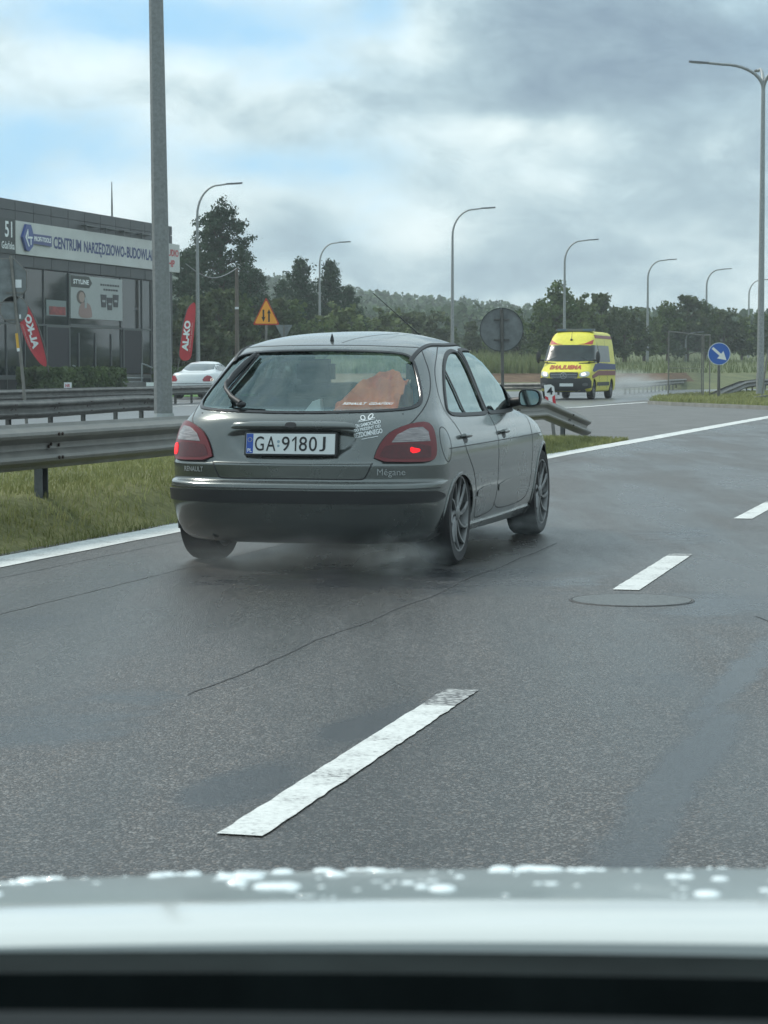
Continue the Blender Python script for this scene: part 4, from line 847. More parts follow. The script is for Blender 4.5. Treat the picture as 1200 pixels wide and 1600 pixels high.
def spruce(h, r, seed):
    rd = random.Random(seed); root = empty('spruce_tree'); b = MB(); b.tube([(0, 0, -.3), (0, 0, h * .98)], [.2, .02], 7); C = []
    for k in range(70):
        q = .06 + .93 * k / 69; a = k * 2.4; L = r * (1.03 - q) ** .85 * rd.uniform(.7, 1.2); p0 = Vector((0, 0, h * q)); p1 = Vector((math.cos(a) * L, math.sin(a) * L, h * q + L * .12 + .1))
        b.tube([p0, p1], [.035, .01], 4)
        for j in range(int(10 + 24 * L / r)):
            t_ = rd.uniform(.12, 1.05); c = p0.lerp(p1, t_) + Vector((0, 0, -.25 * math.sin(t_ * PI)))
            for _ in range(9): C.append(tuple(c + Vector((rd.gauss(0, .16), rd.gauss(0, .16), rd.gauss(-.03, .12)))))
    b.build('trunk', BARK, root, True); quads('crown', C, .10, SPRM, root, asp=.5); return root
def put(o, x, y, z, sc=1.0, rz=0.0, zs=None):
    o.location = (x, y, z); o.rotation_euler = (0, 0, rz); o.scale = (sc, sc, zs or sc); return o
def atD(u, D): return (u - 600) / F * D
protos = [deciduous(7.5, 2.9, 11, LV[0]), deciduous(7.0, 2.6, 23, LV[1]), deciduous(6.2, 2.4, 35, LV[2]), deciduous(8, 2.3, 47, LV[0], .9), deciduous(6.6, 2.9, 58, LV[1], 1.1)]
used = set()
def tree(i, u, D, toppx, label, group, wsc=1.0, z0=None):
    o = protos[i] if i not in used else copy_tree(protos[i]); used.add(i); z = (1.0 + (D - 130) * .012) if z0 is None else z0; base_h = [7.5, 7.0, 6.2, 8, 6.6][i]
    H = CAMH + (HOR - toppx) / F * D - z; k = H / base_h; o.location = (atD(u, D), D, z); o.rotation_euler = (0, 0, u * 1.7); o.scale = (k * wsc, k * wsc, k); tag(o, label, 'tree', group); return o
GR = 'broadleaf trees along the far side of the road'
T_ = [(0, 870, 165, 452, 1.0, 'tall tree whose top rises behind the ambulance, left of its roof'), (3, 845, 172, 478, 1.1, 'bushy tree just left of the ambulance beside the round sign'), (2, 905, 168, 472, 1.0, 'light green tree straight behind the ambulance roof'),
      (1, 938, 172, 466, 1.0, 'dull green tree behind the right edge of the ambulance'), (4, 975, 178, 484, 1.1, 'low rounded tree between the ambulance and the third lamp from the right'), (2, 1005, 186, 492, 1.0, 'small light tree at the foot of the lamp right of the ambulance'),
      (0, 1042, 190, 480, 1.0, 'dark tree seen through the left half of the mesh screen'), (1, 1072, 192, 468, 1.05, 'tallest tree behind the mesh screen'), (3, 1100, 196, 478, 1.0, 'narrow tree just left of the blue arrow sign'),
      (4, 1130, 198, 486, 1.1, 'wide dark tree right behind the blue arrow sign'), (2, 1158, 204, 500, .9, 'low tree in the gap left of the tall double lamp'), (0, 1190, 196, 494, 1.1, 'dark tree cut by the right picture edge behind the double lamp'),
      (4, 806, 182, 500, 1.1, 'low tree behind the grey round sign'), (2, 772, 190, 508, 1.0, 'low tree at the left edge of the grey round sign'), (1, 738, 195, 506, 1.0, 'rounded tree between the hatchback roof and the round sign'), (3, 700, 200, 500, 1.0, 'tree at the foot of the lamp above the hatchback')]
for i, u, D, tp, ws_, lb in T_: tree(i, u, D, tp, lb, GR, ws_)
T2 = [(4, 668, 190, 492, 1.2, 'bushy tree above the right end of the hatchback roof'), (1, 636, 185, 496, 1.1, 'bushy tree behind the aerial of the hatchback'), (2, 600, 178, 494, 1.1, 'light green bush above the middle of the hatchback roof'), (0, 566, 172, 500, 1.1, 'low tree beside the small bent lamp'),
      (4, 300, 128, 470, 1.1, 'shrubby tree behind the right red flag'), (1, 345, 132, 462, 1.0, 'shrubby tree under the tall pine, right of the tall lamp'), (3, 378, 138, 470, 1.1, 'shrubby tree behind the wooden pole'), (4, 415, 142, 472, 1.1, 'shrubby tree behind the yellow triangle sign'), (0, 450, 150, 482, 1.1, 'shrubby tree right of the yellow triangle sign'), (2, 530, 156, 488, 1.1, 'light shrubby tree under the right spruce')]
for i, u, D, tp, ws_, lb in T2: tree(i, u, D, tp, lb, 'trees beyond the service road', ws_, 0)
def htop(tp, D): return CAMH + (HOR - tp) / F * D
p = pine(htop(322, 140), 3.7, 3); put(p, atD(345, 140), 140, 0); tag(p, 'tallest dark pine standing right of the shop building', 'tree', 'pines right of the shop')
p2 = copy_tree(p); put(p2, atD(296, 146), 146, 0, .80, 2.0); tag(p2, 'dark pine half hidden between the shop corner and the tall pine', 'tree', 'pines right of the shop')
p3 = copy_tree(p); put(p3, atD(392, 150), 150, 0, .72, 4.0); tag(p3, 'lower dark pine on the right side of the tall pine', 'tree', 'pines right of the shop')
s1 = spruce(htop(405, 165), 3.6, 5); put(s1, atD(470, 165), 165, 0); tag(s1, 'pointed spruce left of the second lamp', 'tree', 'spruces in the middle distance')
s2 = copy_tree(s1); put(s2, atD(516, 168), 168, 0, 1.0, 1.3); tag(s2, 'broad spruce right behind the second lamp', 'tree', 'spruces in the middle distance')
s3 = copy_tree(s1); put(s3, atD(442, 172), 172, 0, .86, 2.2); tag(s3, 'smaller spruce leaning into the pines, leftmost of the spruces', 'tree', 'spruces in the middle distance')
s4 = copy_tree(s1); put(s4, atD(545, 175), 175, 0, .82, 3.2); tag(s4, 'smaller spruce sloping down to the right, rightmost of the spruces', 'tree', 'spruces in the middle distance')

# ------------------------------------------------------------------ guardrails
WB = [(0, 0), (.012, .022), (.070, .055), (.078, .075), (.070, .095), (.015, .135), (.010, .155), (.015, .175), (.070, .215), (.078, .235), (.070, .255), (.012, .288), (0, .31)]
WBC = WB + [(a - .006, b_) for a, b_ in WB[::-1]]
def guardrail(name, pts, label, group, m, side=1, spacing=4.0, postm=None, bolts=True, start=0.0, posth=0.0, double=False):
    """pts: (x, y, z of the beam's top, z of the ground)"""
    root = empty(name, (pts[0][0], pts[0][1], 0)); tag(root, label, 'guardrail', group); O = Vector((pts[0][0], pts[0][1], 0)); P = resample(pts, .5)
    path = []
    for i, p in enumerate(P):
        a, c = P[max(i - 1, 0)], P[min(i + 1, len(P) - 1)]; t = Vector((c[0] - a[0], c[1] - a[1], 0)).normalized(); sd_ = Vector((t.y, -t.x, 0)) * side; path.append((Vector((p[0], p[1], p[2] - .31)) - O, sd_))
    b = MB(); b.sweep(WBC, path); b.build('beam', m, root, True, angle=30)
    if double: b = MB(); b.sweep(WBC, [(p - s_ * .26, -s_) for p, s_ in path]); b.build('beam', m, root, True, angle=30)
    d = 0; nxt = start; k = 0
    for i in range(1, len(path)):
        L = (path[i][0] - path[i - 1][0]).length; d += L
        while d >= nxt:
            p, sd_ = path[i]; g = P[i][3]; zt = p.z + .27; b = MB(); c = p - sd_ * (.10 if not double else .13); ang = math.atan2(sd_.y, sd_.x)
            if zt - g > .2:
                prof = [(-.05, -.03), (.05, -.03), (.05, .03), (.042, .03), (.042, -.022), (-.042, -.022), (-.042, .03), (-.05, .03)]
                T = Matrix.Translation((c.x, c.y, 0)) @ Matrix.Rotation(ang, 4, 'Z'); b.prism([(y_, x_) for x_, y_ in prof], g - .1, zt, lambda a, q, h: T @ Vector((a, q, h)))
                b.box((0, 0, 0), (.09, .10, .16), M=Matrix.Translation((p.x - sd_.x * .05, p.y - sd_.y * .05, p.z + .155)) @ Matrix.Rotation(ang, 4, 'Z')); b.build('post', postm or m, root)
                if bolts:
                    b = MB()
                    for da, dz in ((-.10, .075), (-.04, .075), (.04, .155), (-.09, .165), (-.13, .15), (-.10, .235), (-.04, .235)):
                        T2 = Matrix.Translation(p + Vector((-sd_.y, sd_.x, 0)) * da + sd_ * (.082 if dz != .155 and abs(dz - .155) > .03 else .018) + Vector((0, 0, dz))) @ Matrix.Rotation(ang, 4, 'Z') @ Matrix.Rotation(PI / 2, 4, 'Y'); b.lathe([(.012, -.004), (.012, .004), (.006, .007), (.0005, .007)], 8, T2)
                    b.build('bolts', RUSTY, root)
            nxt += spacing; k += 1
    return root
RUSTY = mat('rusty_bolt', (.05, .035, .028), .8, .3)
RL = lambda s_, l, zt, zg: (*R(s_, l)[:2], zt, zg)
# near rail on the verge, its end dipping to the ground behind the hatchback
sp = SL(at(193, 700, 15.6)); s0 = 6.0
guardrail('guardrail', [RL(s0, -6.42, .775, .2), RL(16, -6.42, .765, .22), RL(28, -6.60, .75, .12), RL(32.6, -6.66, .72, .08), RL(35.2, -6.70, .47, .02), RL(36.4, -6.72, .36, .0)],
          'long galvanised guardrail on the grass beside the near lane, its far end dipping down', 'guardrails', GALV, 1, 4.0, mat('dark_zinc_post', (.12, .13, .135), .55, .5, var=.3, vscale=9), start=(sp[0] - s0) % 4.0)
b = MB()
A = [at(-40, 627, 36), at(60, 624.5, 38.2), at(150, 620, 41.5), at(215, 617, 44.5)]
guardrail('guardrail', [(p.x, p.y, z, 0) for p, z in zip([A[0], A[1], A[2], A[3]], [p.z for p in A])] + [(A[3].x + .35, A[3].y + 1.3, A[3].z - .02, 0)], 'dirty brown grey guardrail ending just left of the thick near pole', 'guardrails', GALVD, 1, 2.0, start=1.0)
A = [at(-60, 611, 60), at(80, 607, 66), at(190, 604.5, 71), at(300, 602.5, 78), at(420, 599, 92)]
guardrail('guardrail', [(p.x, p.y, p.z, 0) for p in A], 'weathered guardrail running in front of the shop steps and the white car', 'guardrails', GALVD, 1, 2.0, bolts=False, start=1.0, double=True)
A = [at(650, 600, 118), at(800, 598.6, 106), at(900, 597.6, 104), at(980, 597, 106), at(1080, 591, 140), at(1180, 585, 200), at(1300, 582, 290)]
guardrail('guardrail', [(p.x, p.y, p.z, -.02) for p in A], 'grey guardrail passing behind the ambulance towards the right', 'guardrails', GALV, 1, 2.0, bolts=False, start=1.0)
A = [at(1095, 589.5, 152), at(1120, 578.5, 165), at(1160, 577.6, 185), at(1230, 577, 220)]
guardrail('guardrail', [(p.x, p.y, max(p.z, .3), .0) for p in A], 'farthest guardrail, seen above the others right of the blue sign', 'guardrails', GALV, 1, 4.0, bolts=False, start=1.0)
A = [at(1118, 616, 86), at(1135, 607.5, 90), at(1165, 595.5, 98), at(1190, 592.5, 106), at(1300, 588, 140)]
guardrail('guardrail', [(p.x, p.y, p.z, .05) for p in A], 'dark guardrail rising out of the island grass behind the blue sign', 'guardrails', GALVD, 1, 3.0, bolts=False, start=2.0, double=True)
# kilometre board at the end of the near rail
t = empty('marker_board', at(866, 640, 39)[:] and (at(866, 640, 39).x, 39, 0)); tag(t, 'white and red board with a black number 4 above the guardrail end', 'marker board')
lean = Matrix.Rotation(rad(7), 4, 'Y').inverted(); T = Matrix.Translation((0, 0, 0)) @ Matrix.Rotation(rad(-6), 4, 'Y')
b = MB(); q = chaikin([(-.085, .42), (.085, .42), (.085, .84), (.03, .885), (-.085, .885)], 0); b.prism(q, .0, .012, lambda a, c, h: T @ Vector((a, h, c))); b.build('board', mat('board_white', (.72, .74, .72), .5, var=.08), t)
b = MB(); b.prism([(-.085, .40), (-.03, .40), (-.035, .67), (-.085, .70)], -.004, -.001, lambda a, c, h: T @ Vector((a, h, c))); b.prism([(.03, .40), (.085, .40), (.085, .70), (.035, .67)], -.004, -.001, lambda a, c, h: T @ Vector((a, h, c)))
b.build('red_stripes', mat('signal_red', (.52, .03, .04), .5), t)
b = MB(); add_text(b, '4', -.05, .055, .71, .835, lambda a, c: T @ Vector((a, -.006, c)), .02); b.build('number', INK, t)
b = MB(); b.box((.0, .03, .25), (.06, .03, .6), M=T @ Matrix.Translation((0, .03, .22))); b.build('stake', GALV, t)

# ------------------------------------------------------------------ lamps and poles
LEDM = mat('lamp_head_grey', (.16, .17, .18), .5, .4)
def lamp(u, D, head, label, cat='street lamp', group='street lamps', arm=1.45, zb=0.0, r=.085, arms=((1, 0),), rise=1.5):
    """head: photo row of the lamp head, fixing the height"""
    H = CAMH + (HOR - head) / F * D - zb; root = empty('street_lamp', (atD(u, D), D, zb)); tag(root, label, cat, group)
    b = MB(); b.tube([(0, 0, -.2), (0, 0, 1.0), (0, 0, H * .5), (0, 0, H - rise)], [r * 1.15, r * 1.1, r * .85, r * .6], 12); b.tube([(0, 0, 0), (0, 0, .9)], [r * 1.3, r * 1.3], 12); b.tube([(0, 0, -.02), (0, 0, .03)], [r * 2.2, r * 2.2], 12); b.build('pole', POLE, root, True)
    for ax, ay in arms:
        pts = []
        for k in range(11):
            q = k / 10 * PI / 2; pts.append(Vector((ax * arm * .72 * (1 - math.cos(q)), ay * arm * .72 * (1 - math.cos(q)), H - rise + (rise - .06) * math.sin(q))))
        e = pts[-1] + Vector((ax * arm * .28, ay * arm * .28, .06)); b = MB(); b.tube(pts + [e], [r * .6 - r * .02 * k for k in range(11)] + [r * .4], 10); b.build('arm', POLE, root, True)
        ang = math.atan2(ay, ax); b = MB(); T = Matrix.Translation(e) @ Matrix.Rotation(ang, 4, 'Z') @ Matrix.Rotation(-.07, 4, 'Y')
        b.prism(chaikin([(-.08, -.05), (.15, -.12), (.68, -.10), (.72, 0), (.68, .10), (.15, .12), (-.08, .05)], 1), -.035, .03, lambda x, y, h: T @ Vector((x, y, h + (.02 if abs(y) < .06 and h > 0 else 0)))); hd = b.build('lamp_head', LEDM, root, bevel=.01)
        b = MB(); b.prism([(.18, -.085), (.64, -.075), (.64, .075), (.18, .085)], -.045, -.036, lambda x, y, h: T @ Vector((x, y, h))); b.build('lamp_lens', mat('lamp_lens', (.4, .42, .42), .3), hd)
    return root
lamp(310, 109, 290, 'tall lamp between the right red flag and the tall pine', r=.10)
lamp(500, 159, 380, 'lamp between the spruces, above the hatchback roof', r=.10)
lamp(533, 205, 462, 'small lamp with its arm at tree height, left of the aerial', r=.10, arm=1.7)
lamp(504, 240, 513, 'lowest small lamp arc just showing over the hatchback roof', r=.10, arm=2.6)
lamp(706.5, 126, 327.5, 'tall lamp between the hatchback roof and the grey round sign', r=.10, arm=1.65)
lamp(881, 156, 376.5, 'lamp standing behind the ambulance', r=.11, arm=1.6)
lamp(1010.5, 184, 407, 'lamp between the ambulance and the mesh screen', r=.12, arm=1.6)
lamp(1102, 201, 421.5, 'lamp seen just right of the mesh screen', r=.13, arm=1.5)
lamp(1168, 225, 438, 'last tall lamp, just left of the big double lamp', r=.12, arm=1.5)
lamp(1070, 190, 519.5, 'short lamp seen through the mesh screen', r=.11, arm=.8, zb=.6, rise=.6)
lamp(1160, 260, 512, 'short far lamp right of the blue arrow sign', r=.14, arm=.9, zb=.6, rise=.6)
lamp(1187, 88, 104, 'big lamp on the grass island with arms to three sides', r=.125, arm=2.15, zb=.1, arms=((-1, 0), (.06, .99), (.75, -.6)), rise=1.0)
# thick near pole
t = empty('steel_pole', (atD(256.5, 30), 30, .0)); tag(t, 'thick galvanised pole rising out of the picture in front of the shop sign', 'pole')
b = MB(); n = 10; H = 12.5; prof = [(0, .128), (.75, .124), (H, .06)]
for (z0, r0), (z1, r1) in zip(prof[:-1], prof[1:]): b.tube([(-.012 * z0, 0, z0), (-.012 * z1, 0, z1)], [r0, r1], n)
b.build('shaft', mat('spangled_zinc', (.185, .195, .195), .5, .4, col2=(.245, .26, .26), vscale=24, bump=.1, bscale=80, det=3), t, False)
b = MB(); b.tube([(0, 0, -.1), (0, 0, .56)], [.140, .137], n); b.build('base_sleeve', mat('bare_zinc', (.40, .43, .43), .45, .5, var=.15), t); b = MB(); b.box((0, 0, .02), (.42, .42, .03)); b.build('base_plate', GALVD, t)

# ------------------------------------------------------------------ signs
BACK = mat('sign_back_grey', (.15, .165, .165), .6, .2, var=.25, vscale=6); BACK2 = mat('sign_back_pale', (.17, .19, .19), .6, .2, var=.25, vscale=5)
def disc(b, r, c, y0, y1, n=48, T=None):
    T = T or Matrix(); b.prism([(c[0] + r * math.cos(2 * PI * k / n), c[1] + r * math.sin(2 * PI * k / n)) for k in range(n)], y0, y1, lambda a, q, h: T @ Vector((a, h, q)))
t = empty('round_sign', (atD(784, 45), 45, 0)); tag(t, 'grey back of a large round road sign right of the hatchback roof', 'road sign'); b = MB(); cz = CAMH + (578 - 515.5) / F * 45
disc(b, .425, (-.01, cz), .0, .012); t2 = b.build('plate', BACK, t, bevel=.003)
b = MB(); b.lathe([(.418, -.012), (.430, -.012), (.430, .014), (.418, .014)], 48, Matrix.Translation((-.01, 0, cz)) @ Matrix.Rotation(PI / 2, 4, 'X')); b.build('rim', mat('rim_dark', (.05, .055, .055), .5, .4), t, True)
b = MB(); b.tube([(.02, -.04, 0), (-.01, -.04, cz + .40)], [.032, .032], 12); b.build('post', GALVD, t, True); b = MB(); b.box((-.01, -.015, cz + .2), (.3, .03, .03)); b.box((-.01, -.015, cz - .2), (.3, .03, .03)); b.build('brackets', GALVD, t)
# blue keep right sign
t = empty('arrow_sign', (atD(1122.5, 81), 81, .1)); tag(t, 'round blue sign with a white arrow pointing down to the right', 'road sign'); cz = CAMH + (578 - 553) / F * 81 - .1
b = MB(); disc(b, .40, (0, cz), .0, .02); b.build('plate', mat('sign_white_edge', (.55, .6, .62), .5), t); b = MB(); disc(b, .375, (0, cz), -.006, -.001); b.build('blue_face', mat('sign_blue', (.012, .10, .42), .4), t)
b = MB(); a0 = rad(-45 + 4); T = Matrix.Translation((0, 0, cz)) @ Matrix.Rotation(-a0, 4, 'Y'); b.prism([(-.32, -.045), (.05, -.045), (.05, -.17), (.34, 0), (.05, .17), (.05, .045), (-.32, .045)], -.012, -.007, lambda a, c, h: T @ Vector((a, h, c))); b.build('arrow', mat('arrow_white', (.75, .76, .72), .5), t)
b = MB(); b.tube([(.0, .05, 0), (0, .05, cz + .1)], [.055, .05], 12); b.build('post', GALVD, t, True)
# yellow two-way warning triangle
t = empty('warning_sign', (atD(416.5, 78), 78, 0)); tag(t, 'yellow triangular warning sign with two opposite arrows above the hatchback roof', 'road sign'); zb_ = CAMH + (578 - 508) / F * 78; zt_ = CAMH + (578 - 465) / F * 78; W_ = .46
tri = lambda k, o: chaikin([(-W_ * k, zb_ + o), (W_ * k, zb_ + o), (0, zt_ - o * 1.7)], 0)
def rtri(w, z0, z1, c=.06): 
    P = [Vector((-w, z0)), Vector((w, z0)), Vector((0, z1))]; out = []
    for i in range(3): a, p, q = P[i - 1], P[i], P[(i + 1) % 3]; out += [tuple(p + (a - p).normalized() * c), tuple(p + ((a - p).normalized() + (q - p).normalized()) * c * .28), tuple(p + (q - p).normalized() * c)]
    return out
b = MB(); b.prism(rtri(W_, zb_, zt_), 0, .02, lambda a, c, h: (a, h, c)); b.build('plate', mat('sign_rim_red', (.45, .05, .03), .5), t)
b = MB(); b.prism(rtri(W_ * .87, zb_ + .045, zt_ - .09), -.006, -.001, lambda a, c, h: (a, h, c)); b.build('yellow_face', mat('sign_yellow', (.78, .34, .03), .5), t)
b = MB(); z0, z1 = zb_ + .10, zb_ + .56
b.prism([(.07, z0), (.125, z0), (.125, z1 - .16), (.165, z1 - .18), (.0975, z1 - .02), (.03, z1 - .18), (.07, z1 - .16)], -.010, -.007, lambda a, c, h: (a, h, c)); b.prism([(-.12, z1 - .04), (-.065, z1 - .04), (-.065, z0 + .16), (-.025, z0 + .18), (-.0925, z0), (-.16, z0 + .18), (-.12, z0 + .16)], -.010, -.007, lambda a, c, h: (a, h, c)); b.build('arrows', INK, t)
b = MB(); b.tube([(0, .06, 0), (0, .06, zt_ - .1)], [.04, .04], 10); b.build('post', GALV, t, True)
t = empty('yield_sign', (atD(444, 96), 96, 0)); tag(t, 'grey back of a small triangular sign beside the yellow warning triangle', 'road sign'); b = MB(); z1 = CAMH + (578 - 508) / F * 96; z0 = CAMH + (578 - 525) / F * 96
b.prism([(-.36, z1), (.36, z1), (0.06, z0 - .1), (-.06, z0 - .1)], 0, .02, lambda a, c, h: (a, h, c)); b.build('plate', BACK2, t); b = MB(); b.tube([(0, -.03, 0), (0, -.03, z1)], [.035, .035], 8); b.build('post', GALV, t, True)
# octagonal and round sign backs on one leaning post, left edge
t = empty('stop_sign', (atD(37, 48), 48, 0)); tag(t, 'leaning post with the grey back of an octagonal sign over a round one, left edge', 'road sign')
D = 48; X0 = atD(37, 48); pz = lambda v: CAMH + (578 - v) / F * D; px_ = lambda u: atD(u, D) - X0
b = MB(); c = (px_(10), pz(439)); rr = .49; b.prism([(c[0] + rr * math.cos(PI / 8 + k * PI / 4), c[1] + rr * math.sin(PI / 8 + k * PI / 4)) for k in range(8)], .03, .045, lambda a, q, h: (a, h, q)); o8 = b.build('octagon_plate', BACK2, t)
b = MB(); ring = [(c[0] + rr * math.cos(PI / 8 + k * PI / 4), 0.035, c[1] + rr * math.sin(PI / 8 + k * PI / 4)) for k in range(9)]; b.tube(ring, .012, 6, False); b.build('rim', GALV, o8, True)
b = MB(); b.box((px_(31), .022, pz(444)), (.13, .004, .17)); b.build('inspection_sticker', STK, o8)
b = MB(); c = (px_(23.5), pz(484)); disc(b, .285, c, .03, .045); r8 = b.build('round_plate', BACK2, t); b = MB(); b.tube([(c[0] + .285 * math.cos(a), .035, c[1] + .285 * math.sin(a)) for a in np.linspace(0, 2 * PI, 40)], .012, 6, False); b.build('rim', GALV, r8, True); b = MB(); b.box((px_(33), .022, pz(495)), (.04, .004, .09)); b.build('inspection_sticker', STK, r8)
b = MB(); b.tube([(px_(42), 0, 0), (px_(37.5), 0, pz(600)), (px_(19.5), 0, pz(401))], [.034, .034, .034], 12); b.build('post', GALV, t, True)
b = MB(); p0, p1 = Vector((px_(28.4), 0, pz(521))), Vector((px_(30.6), 0, pz(544))); b.tube([p0, p1], [.040, .040], 12); b.build('yellow_band', mat('band_yellow', (.62, .36, .04), .5), t, True); b = MB(); p2_ = Vector((px_(31.1), 0, pz(549))); b.tube([p1, p2_], [.040, .040], 12); b.build('white_band', STK, t, True)
b = MB()
for v in (458, 500): b.box((px_(24), .02, pz(v)), (.34, .02, .03))
b.build('brackets', GALV, t)

# mesh screen on the island
t = empty('mesh_screen', (atD(1043, 83), 83, .05)); tag(t, 'tall grey wire mesh screen on posts between the ambulance and blue sign', 'mesh screen'); zz = lambda v, D=83: CAMH + (578 - v) / F * D - .05; xx = lambda u, D=83: atD(u, D) - atD(1043, 83)
for u, D_, tp in ((1043.5, 83, 517), (1095.5, 86, 524), (1098, 84.5, 523), (1108, 88, 523)): b = MB(); b.tube([(xx(u, D_), D_ - 83, 0), (xx(u, D_), D_ - 83, zz(tp, D_))], [.024, .024], 8); b.build('post', GALV, t, True)
c1, c2, c3 = Vector((xx(1043.5), 0, 0)), Vector((xx(1096, 86), 3, 0)), Vector((xx(1108, 88), 5, 0)); z1, z2, z3 = zz(518), zz(524, 86), zz(523.5, 88)
b = MB(); b.tube([c1 + Vector((0, 0, z1)), c2 + Vector((0, 0, z2)), c3 + Vector((0, 0, z3))], .022, 6); b.tube([c1 + Vector((0, 0, .12)), c2 + Vector((0, 0, .12))], .018, 6); b.tube([c1 + Vector((0, 0, z1 * .47)), c2 + Vector((0, 0, z2 * .47))], .010, 6); b.build('frame', GALV, t, True)
b = MB()
for k in range(1, 40): q = k / 40; p = c1.lerp(c2, q); b.box((p.x, p.y, (z1 + (z2 - z1) * q) / 2 + .06), (.006, .006, (z1 + (z2 - z1) * q) - .12))
for k in range(1, 46):
    z = z1 * k / 46; m_ = (c1 + c2) / 2; L = (c2 - c1).length; b.box((0, 0, 0), (L, .006, .006), M=Matrix.Translation((m_.x, m_.y, z + .05)) @ Matrix.Rotation(math.atan2(c2.y - c1.y, c2.x - c1.x), 4, 'Z'))
b.build('wire_mesh', mat('mesh_wire', (.09, .10, .10), .6, .3), t)
b = MB(); b.tube([at(1190, 622, 80), at(1196, 575, 80), at(1206, 510, 80)], [.03, .028, .02], 8); tag(b.build('leaning_rod', GALV, None, True), 'thin leaning metal rod at the right picture edge on the island', 'rod')
b = MB(); c = at(1192, 629, 78); b.prism(chaikin([(-.75, 0), (.75, 0), (.7, .16), (-.55, .17)], 1), -.2, .2, lambda a, q, h: (c.x + .35 + a, c.y + h, q + .1)); tag(b.build('concrete_block', mat('old_concrete', (.13, .13, .115), .9, var=.3, vscale=5, bump=.6, bscale=15), None, False), 'low mossy concrete block at the foot of the leaning rod', 'block')
# wooden pole with slack wire
D = 122; t = empty('wooden_pole', (atD(371, D), D, 0)); tag(t, 'slim wooden utility pole with a slack wire in front of the pines', 'pole'); zt_ = CAMH + (578 - 420) / F * D
b = MB(); b.tube([(0, 0, -.2), (0, 0, zt_)], [.13, .09], 10); b.build('shaft', mat('old_wood', (.13, .11, .09), .9, var=.3, vscale=6, stretch=(1, 1, .2)), t, True)
b = MB(); e = Vector((atD(312, D) - atD(371, D), -8, CAMH + (578 - 424) / F * D)); b.tube([Vector((0, 0, zt_)).lerp(e, k / 12) - Vector((0, 0, 1.0 * math.sin(PI * k / 12))) * .6 for k in range(13)], .022, 5); b.build('wire', mat('wire_grey', (.25, .26, .26), .6), t, True); b = MB(); b.box((0, -.1, CAMH + (578 - 482) / F * D), (.2, .1, .12)); b.build('white_tag', STK, t)

# ------------------------------------------------------------------ shop building
LATB = -43.0
def FP(u, v):                                        # place on the facade: (distance along, height)
    r = ray(u, v); k = r.x * RN[0] + r.y * RN[1]; t = LATB / k; return (r.x * t * RD[0] + r.y * t * RD[1], CAMH + r.z * t)
def FS(u, v, o=.106):
    r_ = ray(u, v); k = r_.x * RN[0] + r_.y * RN[1]; t = (LATB + o) / k; return (r_.x * t * RD[0] + r_.y * t * RD[1], CAMH + r_.z * t)
def FB(s_, z, o=0.0): return R(s_, LATB + o, z)      # o: metres out of the facade
bld = empty('shop_building', R(95, LATB)); tag(bld, 'dark grey clad shop building with a long white sign and glass front', 'building')
LOCB = Vector(R(95, LATB)); fb = lambda s_, z, o=0.0: FB(s_, z, o) - LOCB
CLAD = mat('dark_cladding', (.050, .056, .060), .45, .25, var=.14, vscale=.7, rvar=.08); CLADB = mat('cladding_joint', (.018, .02, .022), .8)
GLB = mat('shop_glass', (.010, .018, .020), .04, .0, var=.3, vscale=.25, spec=.5); GLB2 = mat('black_door', (.006, .007, .012), .6)
MULL = mat('mullion_grey', (.10, .11, .11), .5, .4)
zr = FP(0, 308)[1]; zs1 = FP(25, 345)[1]; zs0 = FP(25, 397)[1]; zw = FP(40, 417.5)[1]; sE = FP(269.5, 354)[0]; sA = FP(-150, 300)[0]
def fbox(b, s0, s1, z0, z1, o0, o1): b.add([fb(s_, z, o) for s_ in (s0, s1) for o in (o0, o1) for z in (z0, z1)], [(0, 1, 3, 2), (4, 6, 7, 5), (0, 4, 5, 1), (2, 3, 7, 6), (0, 2, 6, 4), (1, 5, 7, 3)])
b = MB(); fbox(b, sA, sE - .02, 0, zr - .02, -22, -.12); b.build('wall', CLADB, bld, fixn=True)
b = MB(); rows_ = [zr, zr - (zr - zs1) * .52, zs1, zs0 - .02, zw]; s_ = sE; 
while s_ > sA:
    for z1, z0 in zip(rows_[:-1], rows_[1:]): fbox(b, s_ - 1.93, s_ - .02, z0 + .012, z1 - .012, -.10, -.02)
    s_ -= 1.95
for k in range(11): 
    for z1, z0 in zip(rows_[:-1], rows_[1:]): b.add([R(sE, LATB - .1 - 1.95 * k, z0 + .012) - LOCB, R(sE, LATB - 2.02 - 1.95 * k, z0 + .012) - LOCB, R(sE, LATB - 2.02 - 1.95 * k, z1 - .012) - LOCB, R(sE, LATB - .1 - 1.95 * k, z1 - .012) - LOCB], [(0, 1, 2, 3)])
b.build('cladding', CLAD, bld)
b = MB(); fbox(b, sE - .9, sE - .02, 0, zw, -.10, -.02); b.build('corner_pier', CLAD, bld)
